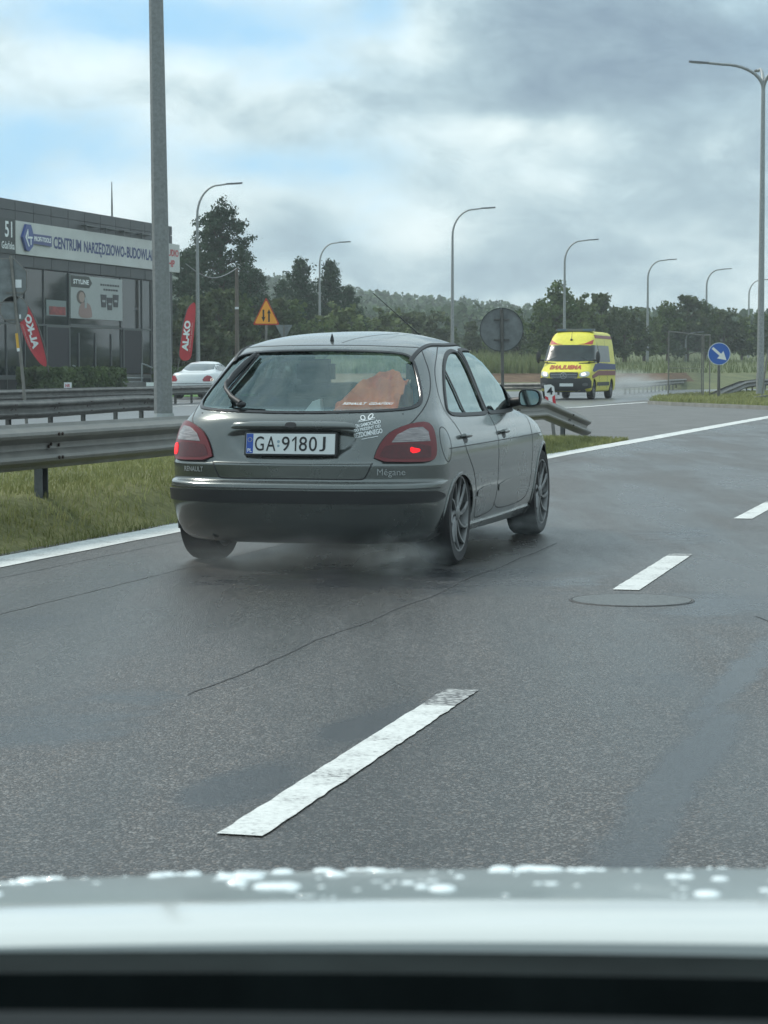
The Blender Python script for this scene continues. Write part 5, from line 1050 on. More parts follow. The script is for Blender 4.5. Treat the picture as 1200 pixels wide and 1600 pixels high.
# glass front between mullions
zmid = FP(75, 508)[1]; us = [-140, -100, -60, -25, 12, 41, 71, 110, 191, 224, 238]
ss = [FP(u, 500)[0] for u in us]
for s0, s1 in zip(ss[:-1], ss[1:]):
    b = MB(); fbox(b, s0 + .03, s1 - .03, .9, zw - .05, -.12, -.10); b.build('window_pane', GLB, bld)
b = MB()
for s_ in ss: fbox(b, s_ - .03, s_ + .03, .3, zw, -.12, -.05)
fbox(b, ss[0], ss[-1], zmid - .04, zmid + .04, -.12, -.06); fbox(b, ss[0], ss[-1], .7, .9, -.12, -.04); b.build('mullions', MULL, bld)
for u0, u1, v0 in ((75, 109, 511), (195, 222, 516)):
    s0, s1 = FP(u0, 520)[0], FP(u1, 520)[0]; z1 = FP(u0, v0)[1]; b = MB(); fbox(b, s0, s1, .95, z1, -.09, -.045); dr = b.build('door', GLB2, bld); b = MB(); fbox(b, s0 - .12, s0, .95, z1 + .1, -.09, -.02); fbox(b, s1, s1 + .12, .95, z1 + .1, -.09, -.02); fbox(b, s0, s1, z1, z1 + .1, -.09, -.02); b.build('door_frame', MULL, dr)
b = MB(); s0, s1 = FP(112, 520)[0], FP(188, 520)[0]
for k in range(3): q = s0 + (s1 - s0) * (k + .5) / 3; fbox(b, q - .05, q + .05, .95, zmid - .3, -.09, -.05)
fbox(b, s0, s1, 3.2, 3.3, -.09, -.05); b.build('entrance_frames', MULL, bld)
# red display inside the pane left of the poster
s0, s1 = FP(75, 480)[0], FP(106, 480)[0]; b = MB(); fbox(b, s0, s1, FP(75, 493)[1], FP(75, 468)[1], -.09, -.08); dp = b.build('window_display', mat('display_grey', (.16, .2, .2), .5), bld); b = MB(); fbox(b, s0 + .3, s1 - .1, FP(75, 491)[1], FP(75, 478)[1], -.078, -.07); b.build('red_goods', mat('goods_red', (.22, .03, .03), .5, var=.5, vscale=3), dp)
# poster with face and buckets
s0, s1 = FP(110, 460)[0], FP(190.5, 460)[0]; zp1, zp0 = FP(110, 429)[1], FP(110, 497)[1]; b = MB(); fbox(b, s0, s1, zp0, zp1, -.05, .02); po = b.build('poster', mat('poster_white', (.34, .37, .36), .5, var=.05), bld)
PW, PH = s1 - s0, zp1 - zp0; pf = lambda x, y, h=0.0: fb(s0 + PW * x, zp0 + PH * y, .025 + h)
def pshape(name, q, m, h=0.0): b = MB(); b.prism(q, 0, .004, lambda a, c, hh: pf(a, c, h + hh)); return b.build(name, m, po)
pshape('caption_box', chaikin([(0.0, .72), (.34, .72), (.40, .84), (.34, .99), (.0, .99)], 0), mat('caption_grey', (.05, .055, .05), .6))
b = MB(); add_text(b, 'STYLINE', .045, .335, .80, .91, lambda a, c: pf(a, c, .007), .03); b.build('caption_text', STK, po)
ell_ = lambda cx, cy, rx, ry: [(cx + rx * math.cos(a), cy + ry * math.sin(a)) for a in np.linspace(0, 2 * PI, 18, endpoint=False)]
pshape('pictured_hair', ell_(.19, .50, .085, .16), mat('print_brown', (.10, .085, .07), .6)); pshape('pictured_face', ell_(.20, .50, .055, .12), mat('print_skin', (.33, .25, .21), .6), .005); pshape('pictured_shoulders', chaikin([(.13, .02), (.15, .28), (.22, .40), (.36, .36), (.40, .10), (.38, .02)], 2), mat('print_pink', (.28, .19, .17), .6), .003); pshape('pictured_cup', [(.25, .25), (.29, .25), (.30, .50), (.25, .50)], mat('print_grey', (.3, .33, .33), .6), .008)
for k, (x, y) in enumerate(((.62, .30), (.74, .24), (.86, .32))): pshape('pictured_bucket', [(x - .045, y), (x + .045, y), (x + .06, y + .30), (x - .06, y + .30)], mat('print_black', (.03, .03, .035), .5), .003 + .003 * k); pshape('pictured_label', [(x - .03, y + .12), (x + .03, y + .12), (x + .03, y + .17), (x - .03, y + .17)], mat('print_grey', (.3, .33, .33), .6), .014)
for k, (a, c, y) in enumerate(((.56, .93, .81), (.62, .88, .70))): 
    x = a; 
    while x < c: w_ = random.uniform(.02, .05); pshape('small_print', [(x, y), (x + w_, y), (x + w_, y + .045), (x, y + .045)], mat('print_black', (.03, .03, .035), .5), .002); x += w_ + .012
# long white sign box, standing proud of the cladding and past the corner
s0, s1 = FS(25, 370)[0], FS(281, 405)[0]; b = MB(); fbox(b, s0, s1, zs0, zs1, -.02, .10)
WS = mat('sign_panel_white', (.50, .52, .50), .5, var=.07, vscale=.8)
sg = b.build('shop_sign', WS, bld, bevel=.01); SW, SH_ = s1 - s0, zs1 - zs0; sf = lambda a, c, h=0.0: fb(a, c, .106 + h)
NAVY = mat('letter_navy', (.025, .045, .16), .5); SRED = mat('letter_red', (.45, .04, .05), .5)
b = MB(); 
def sgt(txt, u0, u1, z0, z1, m, nm, bold=.02, res=3): b = MB(); add_text(b, txt, FS(u0, 380)[0], FS(u1, 400)[0], zs0 + SH_ * z0, zs0 + SH_ * z1, lambda a, c: sf(a, c, .004), bold, res=res); return b.build(nm, m, sg)
sgt('CENTRUM', 83.5, 127, .30, .68, NAVY, 'lettering', .028); sgt('NARZĘDZIOWO-', 131, 197, .20, .685, NAVY, 'lettering', .028); sgt('BUDOWLANE', 198, 246, .30, .68, NAVY, 'lettering', .028)
sgt('STUDIO', 256, 279, .55, .80, SRED, 'red_lettering', .03); sgt('BHP', 258, 273, .17, .42, SRED, 'red_lettering', .03)
hx0, hx1 = FS(32, 380)[0], FS(48.5, 380)[0]; hc = (hx0 + hx1) / 2; hw = (hx1 - hx0) / 2; hz = zs0 + SH_ * .53
b = MB(); hexo = [(hc - hw, 0), (hc - hw * .25, .58), (hc + hw * .6, .58), (hc + hw, .2), (hc + hw, -.35), (hc + hw * .2, -.62), (hc - hw * .3, -.58)]; b.prism([(a, hz + c) for a, c in hexo], .01, .12, lambda a, c, h: sf(a, c, h)); lg = b.build('logo_hexagon', mat('logo_blue', (.035, .07, .25), .4), sg)
b = MB(); b.prism([(hc - hw * .55, hz), (hc - hw * .1, hz + .36), (hc, hz + .36), (hc - hw * .3, hz), (hc + hw * .25, hz - .40), (hc + hw * .05, hz - .40)], .125, .13, lambda a, c, h: sf(a, c, h)); add_text(b, 'L', hc - hw * .15, hc + hw * .3, hz - .05, hz + .3, lambda a, c: sf(a, c, .13), .04); add_text(b, 'T', hc + hw * .2, hc + hw * .8, hz - .32, hz + .05, lambda a, c: sf(a, c, .13), .04); b.build('logo_letters', STK, lg)
b = MB(); s0_, s1_ = FS(48.7, 380)[0], FS(78.5, 380)[0]; b.prism([(s0_, hz - .24), (s1_, hz - .28), (s1_, hz + .20), (s0_, hz + .20)], .01, .08, lambda a, c, h: sf(a, c, h)); lb = b.build('logo_bar', mat('logo_bar_blue', (.045, .06, .19), .4), sg); b = MB(); add_text(b, 'PROFI-TOOLS', s0_ + .15, s1_ - .1, hz - .12, hz + .10, lambda a, c: sf(a, c, .085), .04); b.build('logo_text', STK, lb)
# brackets above the sign, aerial
b = MB()
for u in (126, 157, 185, 213): q = FP(u, 360)[0]; fbox(b, q, q + 1.6, zs1 + .22, zs1 + .27, .02, .30); fbox(b, q, q + .05, zs1, zs1 + .27, .25, .30)
b.build('sign_brackets', MULL, bld)
b = MB(); q = FP(232, 340)[0]; b.tube([R(q, LATB - 2, zr - .2) - LOCB, R(q, LATB - 2, zr + .9) - LOCB, R(q, LATB - 2, zr + 2.1) - LOCB], [.05, .05, .02], 6); b.build('roof_aerial', MULL, bld, True)
# address panel
s0, s1 = FP(-14, 370)[0], FP(23.5, 370)[0]; b = MB(); fbox(b, s0, s1, zs0 - .02, zs1 + .05, -.02, .06); ad = b.build('address_panel', mat('panel_dark', (.025, .032, .032), .5), bld)
b = MB(); add_text(b, '51', FP(5.5, 360)[0], FP(17, 360)[0], zs0 + SH_ * .47, zs0 + SH_ * .95, lambda a, c: fb(a, c, .066), .02); add_text(b, 'Gdańska', FP(.5, 385)[0], FP(20.6, 385)[0], zs0 + SH_ * .12, zs0 + SH_ * .36, lambda a, c: fb(a, c, .066), .015); b.build('address_text', STK, ad)
# entrance steps, plinth and railings
b = MB(); s0, s1 = FP(112, 600)[0], FP(190, 600)[0]
for k in range(5): fbox(b, s0 + .05, s1, -.05, .18 * (5 - k), .4 + .32 * k, .72 + .32 * k)
fbox(b, s0 + .05, s1, -.05, .92, -.1, .4); b.build('steps', mat('step_concrete', (.13, .13, .12), .85, var=.2), bld)
b = MB()
def rr(u0, v0, u1, v1, o=1.2, r=.035): a_ = FP(u0, v0); c_ = FP(u1, v1); b.tube([fb(a_[0], a_[1], o), fb(c_[0], c_[1], o)], r, 6)
rr(76, 571, 112.5, 588); rr(112.5, 588, 112.5, 606); rr(112.5, 590.5, 188, 590.5); rr(112.5, 597, 188, 597); rr(186, 568, 227, 584); rr(227, 584, 227, 604); rr(186, 568, 186, 598)
b.build('railing', mat('rail_pale', (.30, .33, .33), .5, .5), bld, True)
# hedges and lawn, small boards
def hedge(u0, u1, v0, o, label):
    s0, s1 = FP(u0, 590)[0], FP(u1, 590)[0]; h = FP(u0, v0)[1]; C = []
    for _ in range(9000): C.append(tuple(FB(random.uniform(s0, s1), h * random.random() ** .6 + .05 * random.gauss(0, 1), o + random.uniform(-.6, .6))))
    q = quads('hedge', C, .09, LV[0]); tag(q, label, 'hedge', 'hedges in front of the shop'); return q
hedge(-30, 112, 577, 2.2, 'dark hedge left of the shop steps under the left flag'); hedge(192, 262, 577, 2.2, 'dark hedge right of the shop steps behind the thick pole')
sheet('lawn', [FB(FP(-40, 600)[0], 0, 3.0)[:2], FB(FP(112, 600)[0], 0, 3.0)[:2], FB(FP(112, 600)[0], 0, 14)[:2], FB(FP(-40, 600)[0], 0, 14)[:2]], .02, mat('lawn_green', (.07, .16, .03), .9, var=.25, vscale=2))
sheet('service_road', [R(40, -41), R(40, -27.5), R(130, -30.5), R(200, -33), R(200, -38), R(125, -36.5), R(110, -41)], -.01, ROAD3)
for u, tx, lb in ((106, 'NR', 'small white board with red letters at the left end of the shop steps'), (234.5, '', 'small blank white board left of the thick pole base')):
    p = at(u, 602.5, 96); t = empty('info_board', (p.x, p.y, 0)); tag(t, lb, 'board'); w_ = .16; b = MB(); b.box((0, 0, p.z), (.32, .03, .27)); b.build('panel', STK, t)
    b = MB(); b.box((-.12, .03, p.z / 2), (.03, .03, p.z)); b.box((.12, .03, p.z / 2), (.03, .03, p.z)); b.build('legs', GALV, t)
    if tx:
        b = MB(); add_text(b, tx, -.1, .1, p.z - .07, p.z + .07, lambda a, c: (a, -.02, c), .03); b.build('red_lettering', SRED, t)
# feather flags
def feather(label, D, poly, pole, txt, sub, mirror):
    X0 = atD(poly[0][0], D); t = empty('feather_flag', (X0, D, 0)); tag(t, label, 'flag', 'red feather flags')
    f3 = lambda u, v, h=0.0: Vector((atD(u, D) - X0, h + .02 * math.sin((v - 473) / 14) , CAMH + (578 - v) / F * D))
    q = chaikin(poly, 2); b = MB(); b.prism(q, 0, .015, lambda a, c, h: f3(a, c, h)); b.build('flag_cloth', mat('flag_red', (.48, .028, .040), .7, var=.15, vscale=1.5), t, fixn=True)
    b = MB(); b.tube([f3(*p, .05) for p in pole], .03, 6); b.build('flagpole', GALVD, t, True)
    for tx, (p0, p1, hh), nm, mm in ((txt, sub[0], 'flag_letters', STK), ('U ŹRÓDŁA JAKOŚCI', sub[1], 'flag_subtitle', mat('subtitle_pink', (.6, .35, .33), .6))):
        b = MB(); v, f = text_mesh(tx, .05 if nm == 'flag_letters' else .02)
        P0, P1 = Vector(p0), Vector(p1); d_ = P1 - P0; L = d_.length; d_.normalize(); nrm = Vector((d_.y, -d_.x)) if not mirror else Vector((-d_.y, d_.x))
        b.add([f3(*(P0 + d_ * (L * a) + nrm * (hh * c)), -.05) for a, c in v], f); b.build(nm, mm, t)
feather('red feather flag leaning over the hedge beside the octagonal sign', 96, [(41, 473), (47, 481), (55, 498), (63, 520), (70, 545), (75.5, 574), (66, 571), (57, 560), (46, 543), (37, 520), (32, 503), (37, 499), (40, 492)], [(76.5, 582), (72, 548), (64, 518), (54, 492), (42, 472)], 'AL-KO', (((53, 546), (39, 493), 11), ((49, 548), (35, 508), 3.6)), True)
feather('red feather flag right of the shop, below the tall lamp', 98, [(307, 473), (301, 474), (294, 483), (289, 500), (285, 525), (279, 563), (299, 564), (302, 540), (306, 500)], [(278, 580), (282, 545), (287, 505), (293, 483), (303, 473)], 'AL-KO', (((294.5, 549), (299.5, 502), 10), ((298.5, 549), (303.5, 505), 3.0)), False)

# ------------------------------------------------------------------ ambulance
YEL = mat('ambulance_yellow', (.66, .60, .045), .5, coat=.15, var=.06); VBLK = mat('bumper_dark', (.035, .038, .04), .6); VGL = mat('van_glass', (.02, .03, .03), .28, spec=.4, var=.5, vscale=2)
def make_ambulance():
    fx, fy = atD(880, 87), 87; ox, oy = fx + 5.9 * RD[0], fy + 5.9 * RD[1]; rz = PI - RA; root = empty('ambulance', (ox, oy, 0), rz); tag(root, 'yellow ambulance van with a light bar coming towards the camera', 'ambulance')
    rows = [(.28, .2, .85, 5.6), (.32, .08, .95, 5.74), (.45, .02, .985, 5.84), (.70, 0, 1.0, 5.9), (.95, 0, 1.0, 5.88), (1.05, 0, 1.0, 5.82), (1.16, 0, .995, 5.62), (1.28, 0, .99, 5.36), (1.38, 0, .985, 5.18), (1.45, .0, .975, 5.08), (2.08, .015, .895, 4.55), (2.2, .02, .875, 4.42), (2.4, .03, .83, 4.16), (2.52, .05, .79, 3.94), (2.6, .12, .70, 3.7), (2.64, .4, .5, 3.4), (2.66, 1.0, .2, 2.9)]
    sh = Shell(rows, ns=(30, 70, 36), rings=80, taper=.0, cr=.18, nr=3.2, cf=.75, nf=2.9, cfu=.42, zu=1.42, mid=3, half=3)
    ar = [[(c + .44 * math.cos(a), .36 + .44 * math.sin(a)) for a in np.linspace(0, 2 * PI, 32, endpoint=False)] for c in (.98, 4.78)]
    sh.cut([(n, q, t_) for n, t_ in (('right', lambda v: v[:, 0] > .5), ('left', lambda v: v[:, 0] < -.5)) for q in ar], .02); sh.body('body', YEL, root)
    def P(nm, ax, q, m, off=.018, parent=root, grid=.05, rim=.02): b = MB(); sh.patch(b, ax, q, off, grid, rim); return b.build(nm, m, parent, True)
    P('front_bumper', 'front', chaikin([(-.97, .34), (.97, .34), (.985, .80), (.80, .86), (.58, .80), (-.58, .80), (-.80, .86), (-.985, .80)], 1), VBLK, .02, rim=.03)
    P('windscreen', 'front', chaikin([(-.88, 1.45), (.88, 1.45), (.865, 1.55), (.80, 2.03), (.70, 2.09), (-.70, 2.09), (-.80, 2.03), (-.865, 1.55)], 1), VGL, .006)
    g = P('grille', 'front', chaikin([(-.50, .78), (.50, .78), (.56, 1.0), (.50, 1.03), (-.50, 1.03), (-.56, 1.0)], 1), VBLK, .03, rim=.03)
    b = MB()
    for z in (.83, .89, .95): sh.ribbon(b, 'front', [(-.50, z), (.50, z)], .018, .032, .006)
    b.build('grille_bars', CHR, g)
    em, n_ = sh.hit('front', 0, .90, .05); b = MB(); T = Matrix.Translation(em) @ Matrix.Rotation(-PI / 2, 4, 'X'); b.lathe([(.11, 0), (.125, .01), (.11, .02), (.105, .01), (.11, 0)], 28, T)
    for k in range(3): a = PI / 2 + k * 2 * PI / 3; b.prism([(.02 * math.cos(a + PI / 2), .02 * math.sin(a + PI / 2)), (.02 * math.cos(a - PI / 2), .02 * math.sin(a - PI / 2)), (.108 * math.cos(a), .108 * math.sin(a))], .0, .012, lambda x, z, h: (em.x + x, em.y + .01 + h, em.z + z))
    b.build('star_emblem', CHR, g)
    for s_ in (-1, 1):
        l = P('headlight', 'front', chaikin([(s_ * .60, .86), (s_ * .60, 1.01), (s_ * .80, 1.07), (s_ * .93, 1.05), (s_ * .94, .92), (s_ * .78, .85)], 1), mat('van_lamp', (.6, .62, .62), .2, coat=.6), .012)
        P('lamp_beam', 'front', chaikin([(s_ * .66, .90), (s_ * .66, 1.0), (s_ * .80, 1.03), (s_ * .84, .93)], 1), mat('lit_headlamp', (.9, .9, .85), .3, emit=(1, .98, .9), estr=.8 if s_ < 0 else .5), .016, l, .05)
        P('fog_lamp', 'front', chaikin([(s_ * .70, .52), (s_ * .70, .62), (s_ * .88, .64), (s_ * .88, .52)], 1), mat('fog_dark', (.12, .13, .13), .3), .026)
        P('red_corner', 'front', [(s_ * .83, 2.11), (s_ * .30, 2.11), (s_ * .55, 2.15), (s_ * .83, 2.30)], mat('stripe_red', (.40, .035, .03), .5), .006)
        b = MB(); b.ell((s_ * 1.16, 5.0, 1.62), (.09, .07, .24), 12, 8); b.tube([(s_ * .95, 4.98, 1.5), (s_ * 1.12, 5.0, 1.5)], .04, 8); b.build('door_mirror', BLK, root, True)
        P('bonnet_vent', 'front', [(s_ * .45, 1.37), (s_ * .85, 1.365), (s_ * .85, 1.395), (s_ * .45, 1.40)], BLK, .008)
    b = MB(); sh.text(b, 'front', 'AMBULANS', -.62, .62, 1.14, 1.31, .012, .04, mirror=False); b.build('bonnet_lettering', mat('letter_brick', (.35, .05, .02), .5), root)
    for sd_, s_ in (('left', -1), ('right', 1)):
        P('door_window', sd_, [(3.78, 1.42), (4.98, 1.42), (4.90, 1.62), (4.55, 2.02), (4.40, 2.08), (3.78, 2.08)], VGL)
        P('side_window', sd_, [(1.3, 1.44), (3.66, 1.44), (3.66, 2.08), (1.3, 2.08)], VGL); P('blue_stripe', sd_, [(.1, 1.14), (4.0, 1.14), (4.9, 1.05), (5.2, 1.10), (4.6, 1.36), (3.8, 1.40), (.1, 1.36)], mat('stripe_blue', (.02, .04, .14), .5))
        P('red_stripe', sd_, [(.1, .92), (4.0, .92), (5.2, .80), (5.3, .92), (4.6, 1.02), (4.0, 1.10), (.1, 1.10)], mat('stripe_wine', (.20, .05, .05), .5)); P('roof_stripe', sd_, [(.3, 2.36), (3.9, 2.36), (3.8, 2.48), (.3, 2.48)], mat('stripe_wine', (.2, .05, .05), .5)); P('side_moulding', sd_, [(1.6, .52), (4.2, .52), (4.2, .66), (1.6, .66)], VBLK)
        b = MB()
        for q in ([(3.72, .4), (3.72, 2.2)], [(2.0, .4), (2.0, 2.3)]): sh.ribbon(b, sd_, q, .03, .003)
        b.build('door_gap', BLK, root)
    b = MB(); b.box((0, 3.5, 2.68), (1.5, .34, .11)); lbm = b.build('light_bar', mat('bar_grey', (.16, .17, .17), .5), root, bevel=.02)
    for x in (-.5, .5): b = MB(); b.box((x, 3.68, 2.68), (.35, .02, .06)); b.build('beacon', mat('beacon_blue', (.10, .16, .24), .3), lbm)
    b = MB(); p, n = sh.hit('front', 0, 2.28, .02); b.ell(p, (.05, .03, .05), 10, 6); b.tube([p, p + Vector((0, -.2, .35))], [.01, .006], 5); b.build('roof_antenna', BLK, root, True)
    b = MB(); p, n = sh.hit('front', -.25, .58, .05); b.box((-.12, p.y + .02, .56), (.52, .02, .115)); b.build('number_plate', PLW, root)
    b = MB(); b.box((0, 3.1, .33), (1.6, 5.2, .12)); b.build('underbody', BLK, root)
    for x in (-.86, .86):
        for y in (.98, 4.78): add_wheel(root, x, y, .345, .345, .215, .22, 8, rimmat=mat('steel_rim', (.2, .2, .2), .5, .5))
        for y in (.98, 4.78):
            b = MB(); ang = np.linspace(-.2, PI + .2, 12); sgx = 1 if x > 0 else -1; vs = []
            for a in ang: vs += [(sgx * .96, y + .45 * math.cos(a), .36 + .45 * math.sin(a)), (sgx * .6, y + .45 * math.cos(a), .36 + .45 * math.sin(a))]
            b.add(vs, [(2 * k, 2 * k + 1, 2 * k + 3, 2 * k + 2) for k in range(11)] + [tuple(2 * k + 1 for k in range(12))]); b.build('wheel_well', BLK, root)
    return root
make_ambulance()

# ------------------------------------------------------------------ white saloon on the service road
def make_saloon():
    root = empty('saloon_car', (atD(296, 89), 89, 0), -RA + rad(1)); tag(root, 'white saloon car seen from behind between the thick pole and hatchback', 'car'); WP = mat('white_car_paint', (.62, .66, .66), .3, coat=.8)
    rows = [(.2, .2, .70, 4.3), (.24, .1, .82, 4.4), (.4, .02, .88, 4.5), (.6, .0, .9, 4.5), (.8, .04, .89, 4.35), (.95, .10, .86, 3.9), (1.0, .16, .83, 3.55), (1.03, .30, .80, 3.3), (1.055, .60, .77, 3.15), (1.09, .78, .75, 3.0), (1.3, 1.25, .66, 2.6), (1.40, 1.6, .58, 2.3), (1.45, 1.9, .42, 2.15), (1.47, 2.0, .1, 2.05)]
    sh = Shell(rows, ns=(30, 60, 26), rings=60, taper=.06, cr=.5, nr=2.7, cf=.9, nf=2.5); ar = [[(c + .35 * math.cos(a), .31 + .35 * math.sin(a)) for a in np.linspace(0, 2 * PI, 28, endpoint=False)] for c in (1.0, 3.7)]
    sh.cut([(n, q, t_) for n, t_ in (('right', lambda v: v[:, 0] > .4), ('left', lambda v: v[:, 0] < -.4)) for q in ar], .02); sh.body('body', WP, root)
    def P(nm, ax, q, m, off=.006, parent=root, grid=.06): b = MB(); sh.patch(b, ax, q, off, grid, .01); return b.build(nm, m, parent, True)
    CG = mat('saloon_glass', (.06, .08, .08), .08, spec=1, coat=.7)
    P('rear_window', 'rear', chaikin([(-.66, 1.10), (.66, 1.10), (.56, 1.34), (.5, 1.37), (-.5, 1.37), (-.56, 1.34)], 1), CG); P('number_plate', 'rear', [(-.26, .64), (.26, .64), (.26, .75), (-.26, .75)], PLW, .012)
    for s_, sd_ in ((-1, 'left'), (1, 'right')):
        l = P('tail_lamp', 'rear', chaikin([(s_ * .48, .68), (s_ * .62, .92), (s_ * .80, .90), (s_ * .85, .72), (s_ * .80, .68)], 1), mat('saloon_red', (.28, .03, .04), .3), .010); P('white_lens', 'rear', chaikin([(s_ * .78, .70), (s_ * .79, .80), (s_ * .85, .80), (s_ * .855, .70)], 1), mat('lens_white', (.6, .6, .55), .3, emit=(1, .95, .8), estr=.4), .014, l)
        P('side_window', sd_, chaikin([(1.15, 1.10), (2.9, 1.08), (2.55, 1.30), (2.2, 1.37), (1.6, 1.37), (1.35, 1.28)], 1), CG); b = MB(); b.ell((s_ * .93, 2.75, 1.08), (.10, .06, .08), 10, 6); b.tube([(s_ * .76, 2.78, 1.05), (s_ * .88, 2.76, 1.06)], .03, 6); b.build('door_mirror', BLK, root, True)
    b = MB(); sh.ribbon(b, 'rear', [(-.82, .60), (0, .60), (.82, .60)], .02, .004); b.build('boot_gap', BLK, root); b = MB(); b.box((0, 2.3, .25), (1.4, 3.6, .1)); b.build('underbody', BLK, root)
    for x in (-.76, .76):
        for y in (1.0, 3.7): add_wheel(root, x, y, .31, .31, .2, .2, 7)
make_saloon()

# ------------------------------------------------------------------ the camera's own car: bonnet, cowl, dashboard
own = empty('white_car', R(1.2, .37, 0), -RA); tag(own, 'wet white bonnet and dark dashboard edge of the car the photo is taken from', 'car')
OWP = mat('own_white_paint', (.30, .36, .36), .30, coat=.6, var=.05, vscale=8)
def ow(x, s_, z):                                    # the eye sits .37 m left of the car's middle; every edge bows forward at the middle
    return (x, s_ + .0740 - .22 * x * x - 1.2, z)
def bonz(x, s_):
    q = s_ - .80; return .9365 - .135 * q - .125 * q * q - .006 * (abs(x) / .85) ** 4 - (.35 * max(0, q - .75) ** 2)
b = MB(); NX, NS = 110, 60; xs = np.linspace(-.86, .86, NX); sv_ = np.linspace(.80, 1.95, NS); b.add([ow(x, s_, bonz(x, s_)) for s_ in sv_ for x in xs] + [ow(x, 1.96, .25) for x in xs], [(j * NX + i, j * NX + i + 1, (j + 1) * NX + i + 1, (j + 1) * NX + i) for j in range(NS) for i in range(NX - 1)])
bn = b.build('bonnet', OWP, own, True)
b = MB(); ed = ((.744, .925), (.745, .9345), (.749, .9372), (.758, .9382), (.775, .9385), (.790, .9380), (.800, .9370), (.804, .930)); b.add([ow(x, s_, z - .006 * (abs(x) / .85) ** 4) for s_, z in ed for x in xs], [(j * NX + i, j * NX + i + 1, (j + 1) * NX + i + 1, (j + 1) * NX + i) for j in range(len(ed) - 1) for i in range(NX - 1)]); b.build('bonnet_rear_edge', mat('own_edge_sky_sheen', (.52, .55, .53), .25, coat=.8), own, True)  # same white paint as the bonnet, coloured lighter for the sky it reflects
b = MB(); rng = random.Random(4); k_ = 0
while k_ < 330:
    s_ = .815 + .40 * rng.random(); x = rng.uniform(-.86, -.05)
    if noise.noise(Vector((x * 9, s_ * 9, 1))) < -.22: continue
    k_ += 1; r_ = .0008 + .0052 * rng.random() ** 3.2
    for k in range(rng.choice((1, 1, 2, 3))):
        xx, ss_ = x + rng.gauss(0, r_ * 1.3), s_ + rng.gauss(0, r_ * 1.2); b.ell(ow(xx, ss_, bonz(xx, ss_)), (r_ * rng.uniform(.9, 1.7), r_ * rng.uniform(.8, 1.5), min(.0016, r_ * .35)), 10, 6)
wd = b.build('water_beads', mat('water_bead_glint', (.85, .92, .92), .08, spec=1.0, coat=1.0), own, True); wd['kind'] = 'stuff'  # clear water coloured white to stand in for bright sky glints
def shelf(nm, ed, m): b = MB(); b.add([ow(x, s_, z) for s_, z in ed for x in xs], [(j * NX + i, j * NX + i + 1, (j + 1) * NX + i + 1, (j + 1) * NX + i) for j in range(len(ed) - 1) for i in range(NX - 1)]); return b.build(nm, m, own, True)
shelf('cowl', ((.745, .930), (.725, .931), (.702, .9335), (.700, .90)), mat('cowl_dark', (.010, .014, .014), .8, spec=.05, var=.35, vscale=14))
shelf('cowl_gap', ((.71, .80), (.45, .80)), mat('gap_shade', (.002, .002, .002), .9, spec=.0)); shelf('dashboard', ((.575, .80), (.572, .945), (.565, .956), (.545, .964), (.50, .972), (.30, .985)), mat('dashboard_grey', (.013, .016, .017), .8, spec=.08, bump=.2, bscale=400, bdist=.002))  # cowl_gap is a black sheet standing in for the shade below the cowl

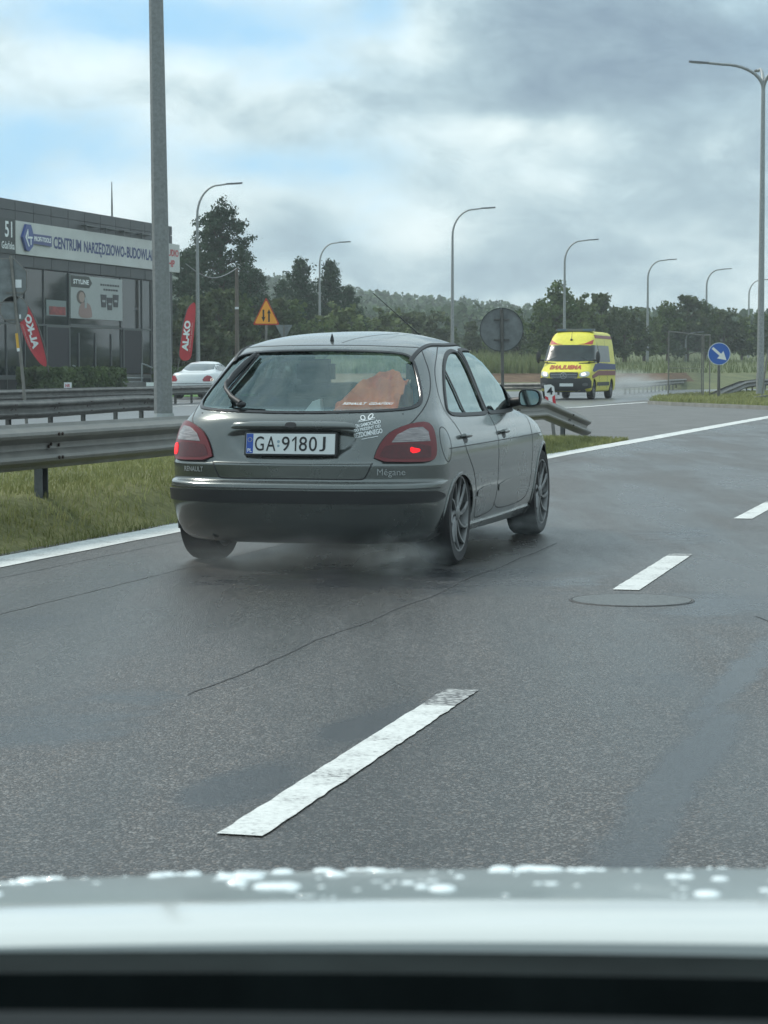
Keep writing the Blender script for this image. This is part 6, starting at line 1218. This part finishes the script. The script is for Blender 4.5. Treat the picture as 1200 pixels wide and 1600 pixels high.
# ------------------------------------------------------------------ spray thrown up by the tyres, and thin haze
def mist(name, c, r, dens, label, sc=3.0, col=(.75, .80, .80)):
    m = bpy.data.materials.new(name); m.use_nodes = True; nt = m.node_tree; nt.nodes.clear(); o = nt.nodes.new('ShaderNodeOutputMaterial'); pv = nt.nodes.new('ShaderNodeVolumePrincipled'); pv.inputs['Color'].default_value = (*col, 1); pv.inputs['Anisotropy'].default_value = .2
    t = nt.nodes.new('ShaderNodeTexCoord'); ln = nt.nodes.new('ShaderNodeVectorMath'); ln.operation = 'LENGTH'; nt.links.new(t.outputs['Object'], ln.inputs[0]); mr = nt.nodes.new('ShaderNodeMapRange'); nt.links.new(ln.outputs['Value'], mr.inputs[0]); mr.inputs[1].default_value = 1.0; mr.inputs[2].default_value = .1; mr.inputs[3].default_value = 0; mr.inputs[4].default_value = 1; mr.interpolation_type = 'SMOOTHSTEP'
    n = nt.nodes.new('ShaderNodeTexNoise'); n.inputs['Scale'].default_value = sc; n.inputs['Detail'].default_value = 4; nt.links.new(t.outputs['Object'], n.inputs['Vector']); m2 = nt.nodes.new('ShaderNodeMapRange'); nt.links.new(n.outputs['Fac'], m2.inputs[0]); m2.inputs[1].default_value = .34; m2.inputs[2].default_value = .72
    mu = nt.nodes.new('ShaderNodeMath'); mu.operation = 'MULTIPLY'; nt.links.new(mr.outputs[0], mu.inputs[0]); nt.links.new(m2.outputs[0], mu.inputs[1]); m3 = nt.nodes.new('ShaderNodeMath'); m3.operation = 'MULTIPLY'; m3.inputs[1].default_value = dens; nt.links.new(mu.outputs[0], m3.inputs[0]); nt.links.new(m3.outputs[0], pv.inputs['Density']); nt.links.new(pv.outputs[0], o.inputs['Volume'])
    b = MB(); b.ell((0, 0, 0), (1, 1, 1), 24, 14); ob = b.build(name, m, None, True); ob.location = c; ob.scale = r; ob.rotation_euler = (0, 0, -rad(14.9)); tag(ob, label, 'spray', kind='stuff'); return ob
HM = Matrix.Translation((ORX, ORY, 0)) @ Matrix.Rotation(-rad(14.9), 4, 'Z')
mist('spray', HM @ Vector((.66, .10, .10)), (.34, .55, .18), 2.2, 'pale spray thrown up behind the right rear wheel of the hatchback')
mist('spray', HM @ Vector((-.02, -.22, .11)), (1.05, .48, .19), 1.0, 'thin spray curtain under the rear bumper of the hatchback', 2.2)
mist('spray', HM @ Vector((.80, 2.7, .12)), (.35, .8, .12), .9, 'low spray behind the right front wheel of the hatchback')
mist('spray', (atD(975, 97), 97, .5), (2.2, 4.5, .8), .8, 'faint spray trailing behind the ambulance')
b = MB(); b.box((40, 480, 27), (1400, 1000, 58)); hz_ = b.build('haze', None); hz_.data.materials.clear()
m = bpy.data.materials.new('haze'); m.use_nodes = True; nt = m.node_tree; nt.nodes.clear(); o = nt.nodes.new('ShaderNodeOutputMaterial'); pv = nt.nodes.new('ShaderNodeVolumePrincipled'); pv.inputs['Density'].default_value = .0006; pv.inputs['Color'].default_value = (.86, .93, .95, 1); nt.links.new(pv.outputs[0], o.inputs['Volume']); hz_.data.materials.append(m); tag(hz_, kind='stuff')

for k in range(14):                                  # trees on the right of the road, outside the frame, mirrored in the shop glass
    o = copy_tree(protos[k % 5]); p = R(215 + 14 * k, 26 + 6 * (k % 3)); o.location = p; o.scale = (1.7, 1.7, .95 + .16 * (k % 4)); o.rotation_euler = (0, 0, k)
    tag(o, 'broad tree on the right hand side of the road outside the picture', 'tree', 'trees on the right of the road')
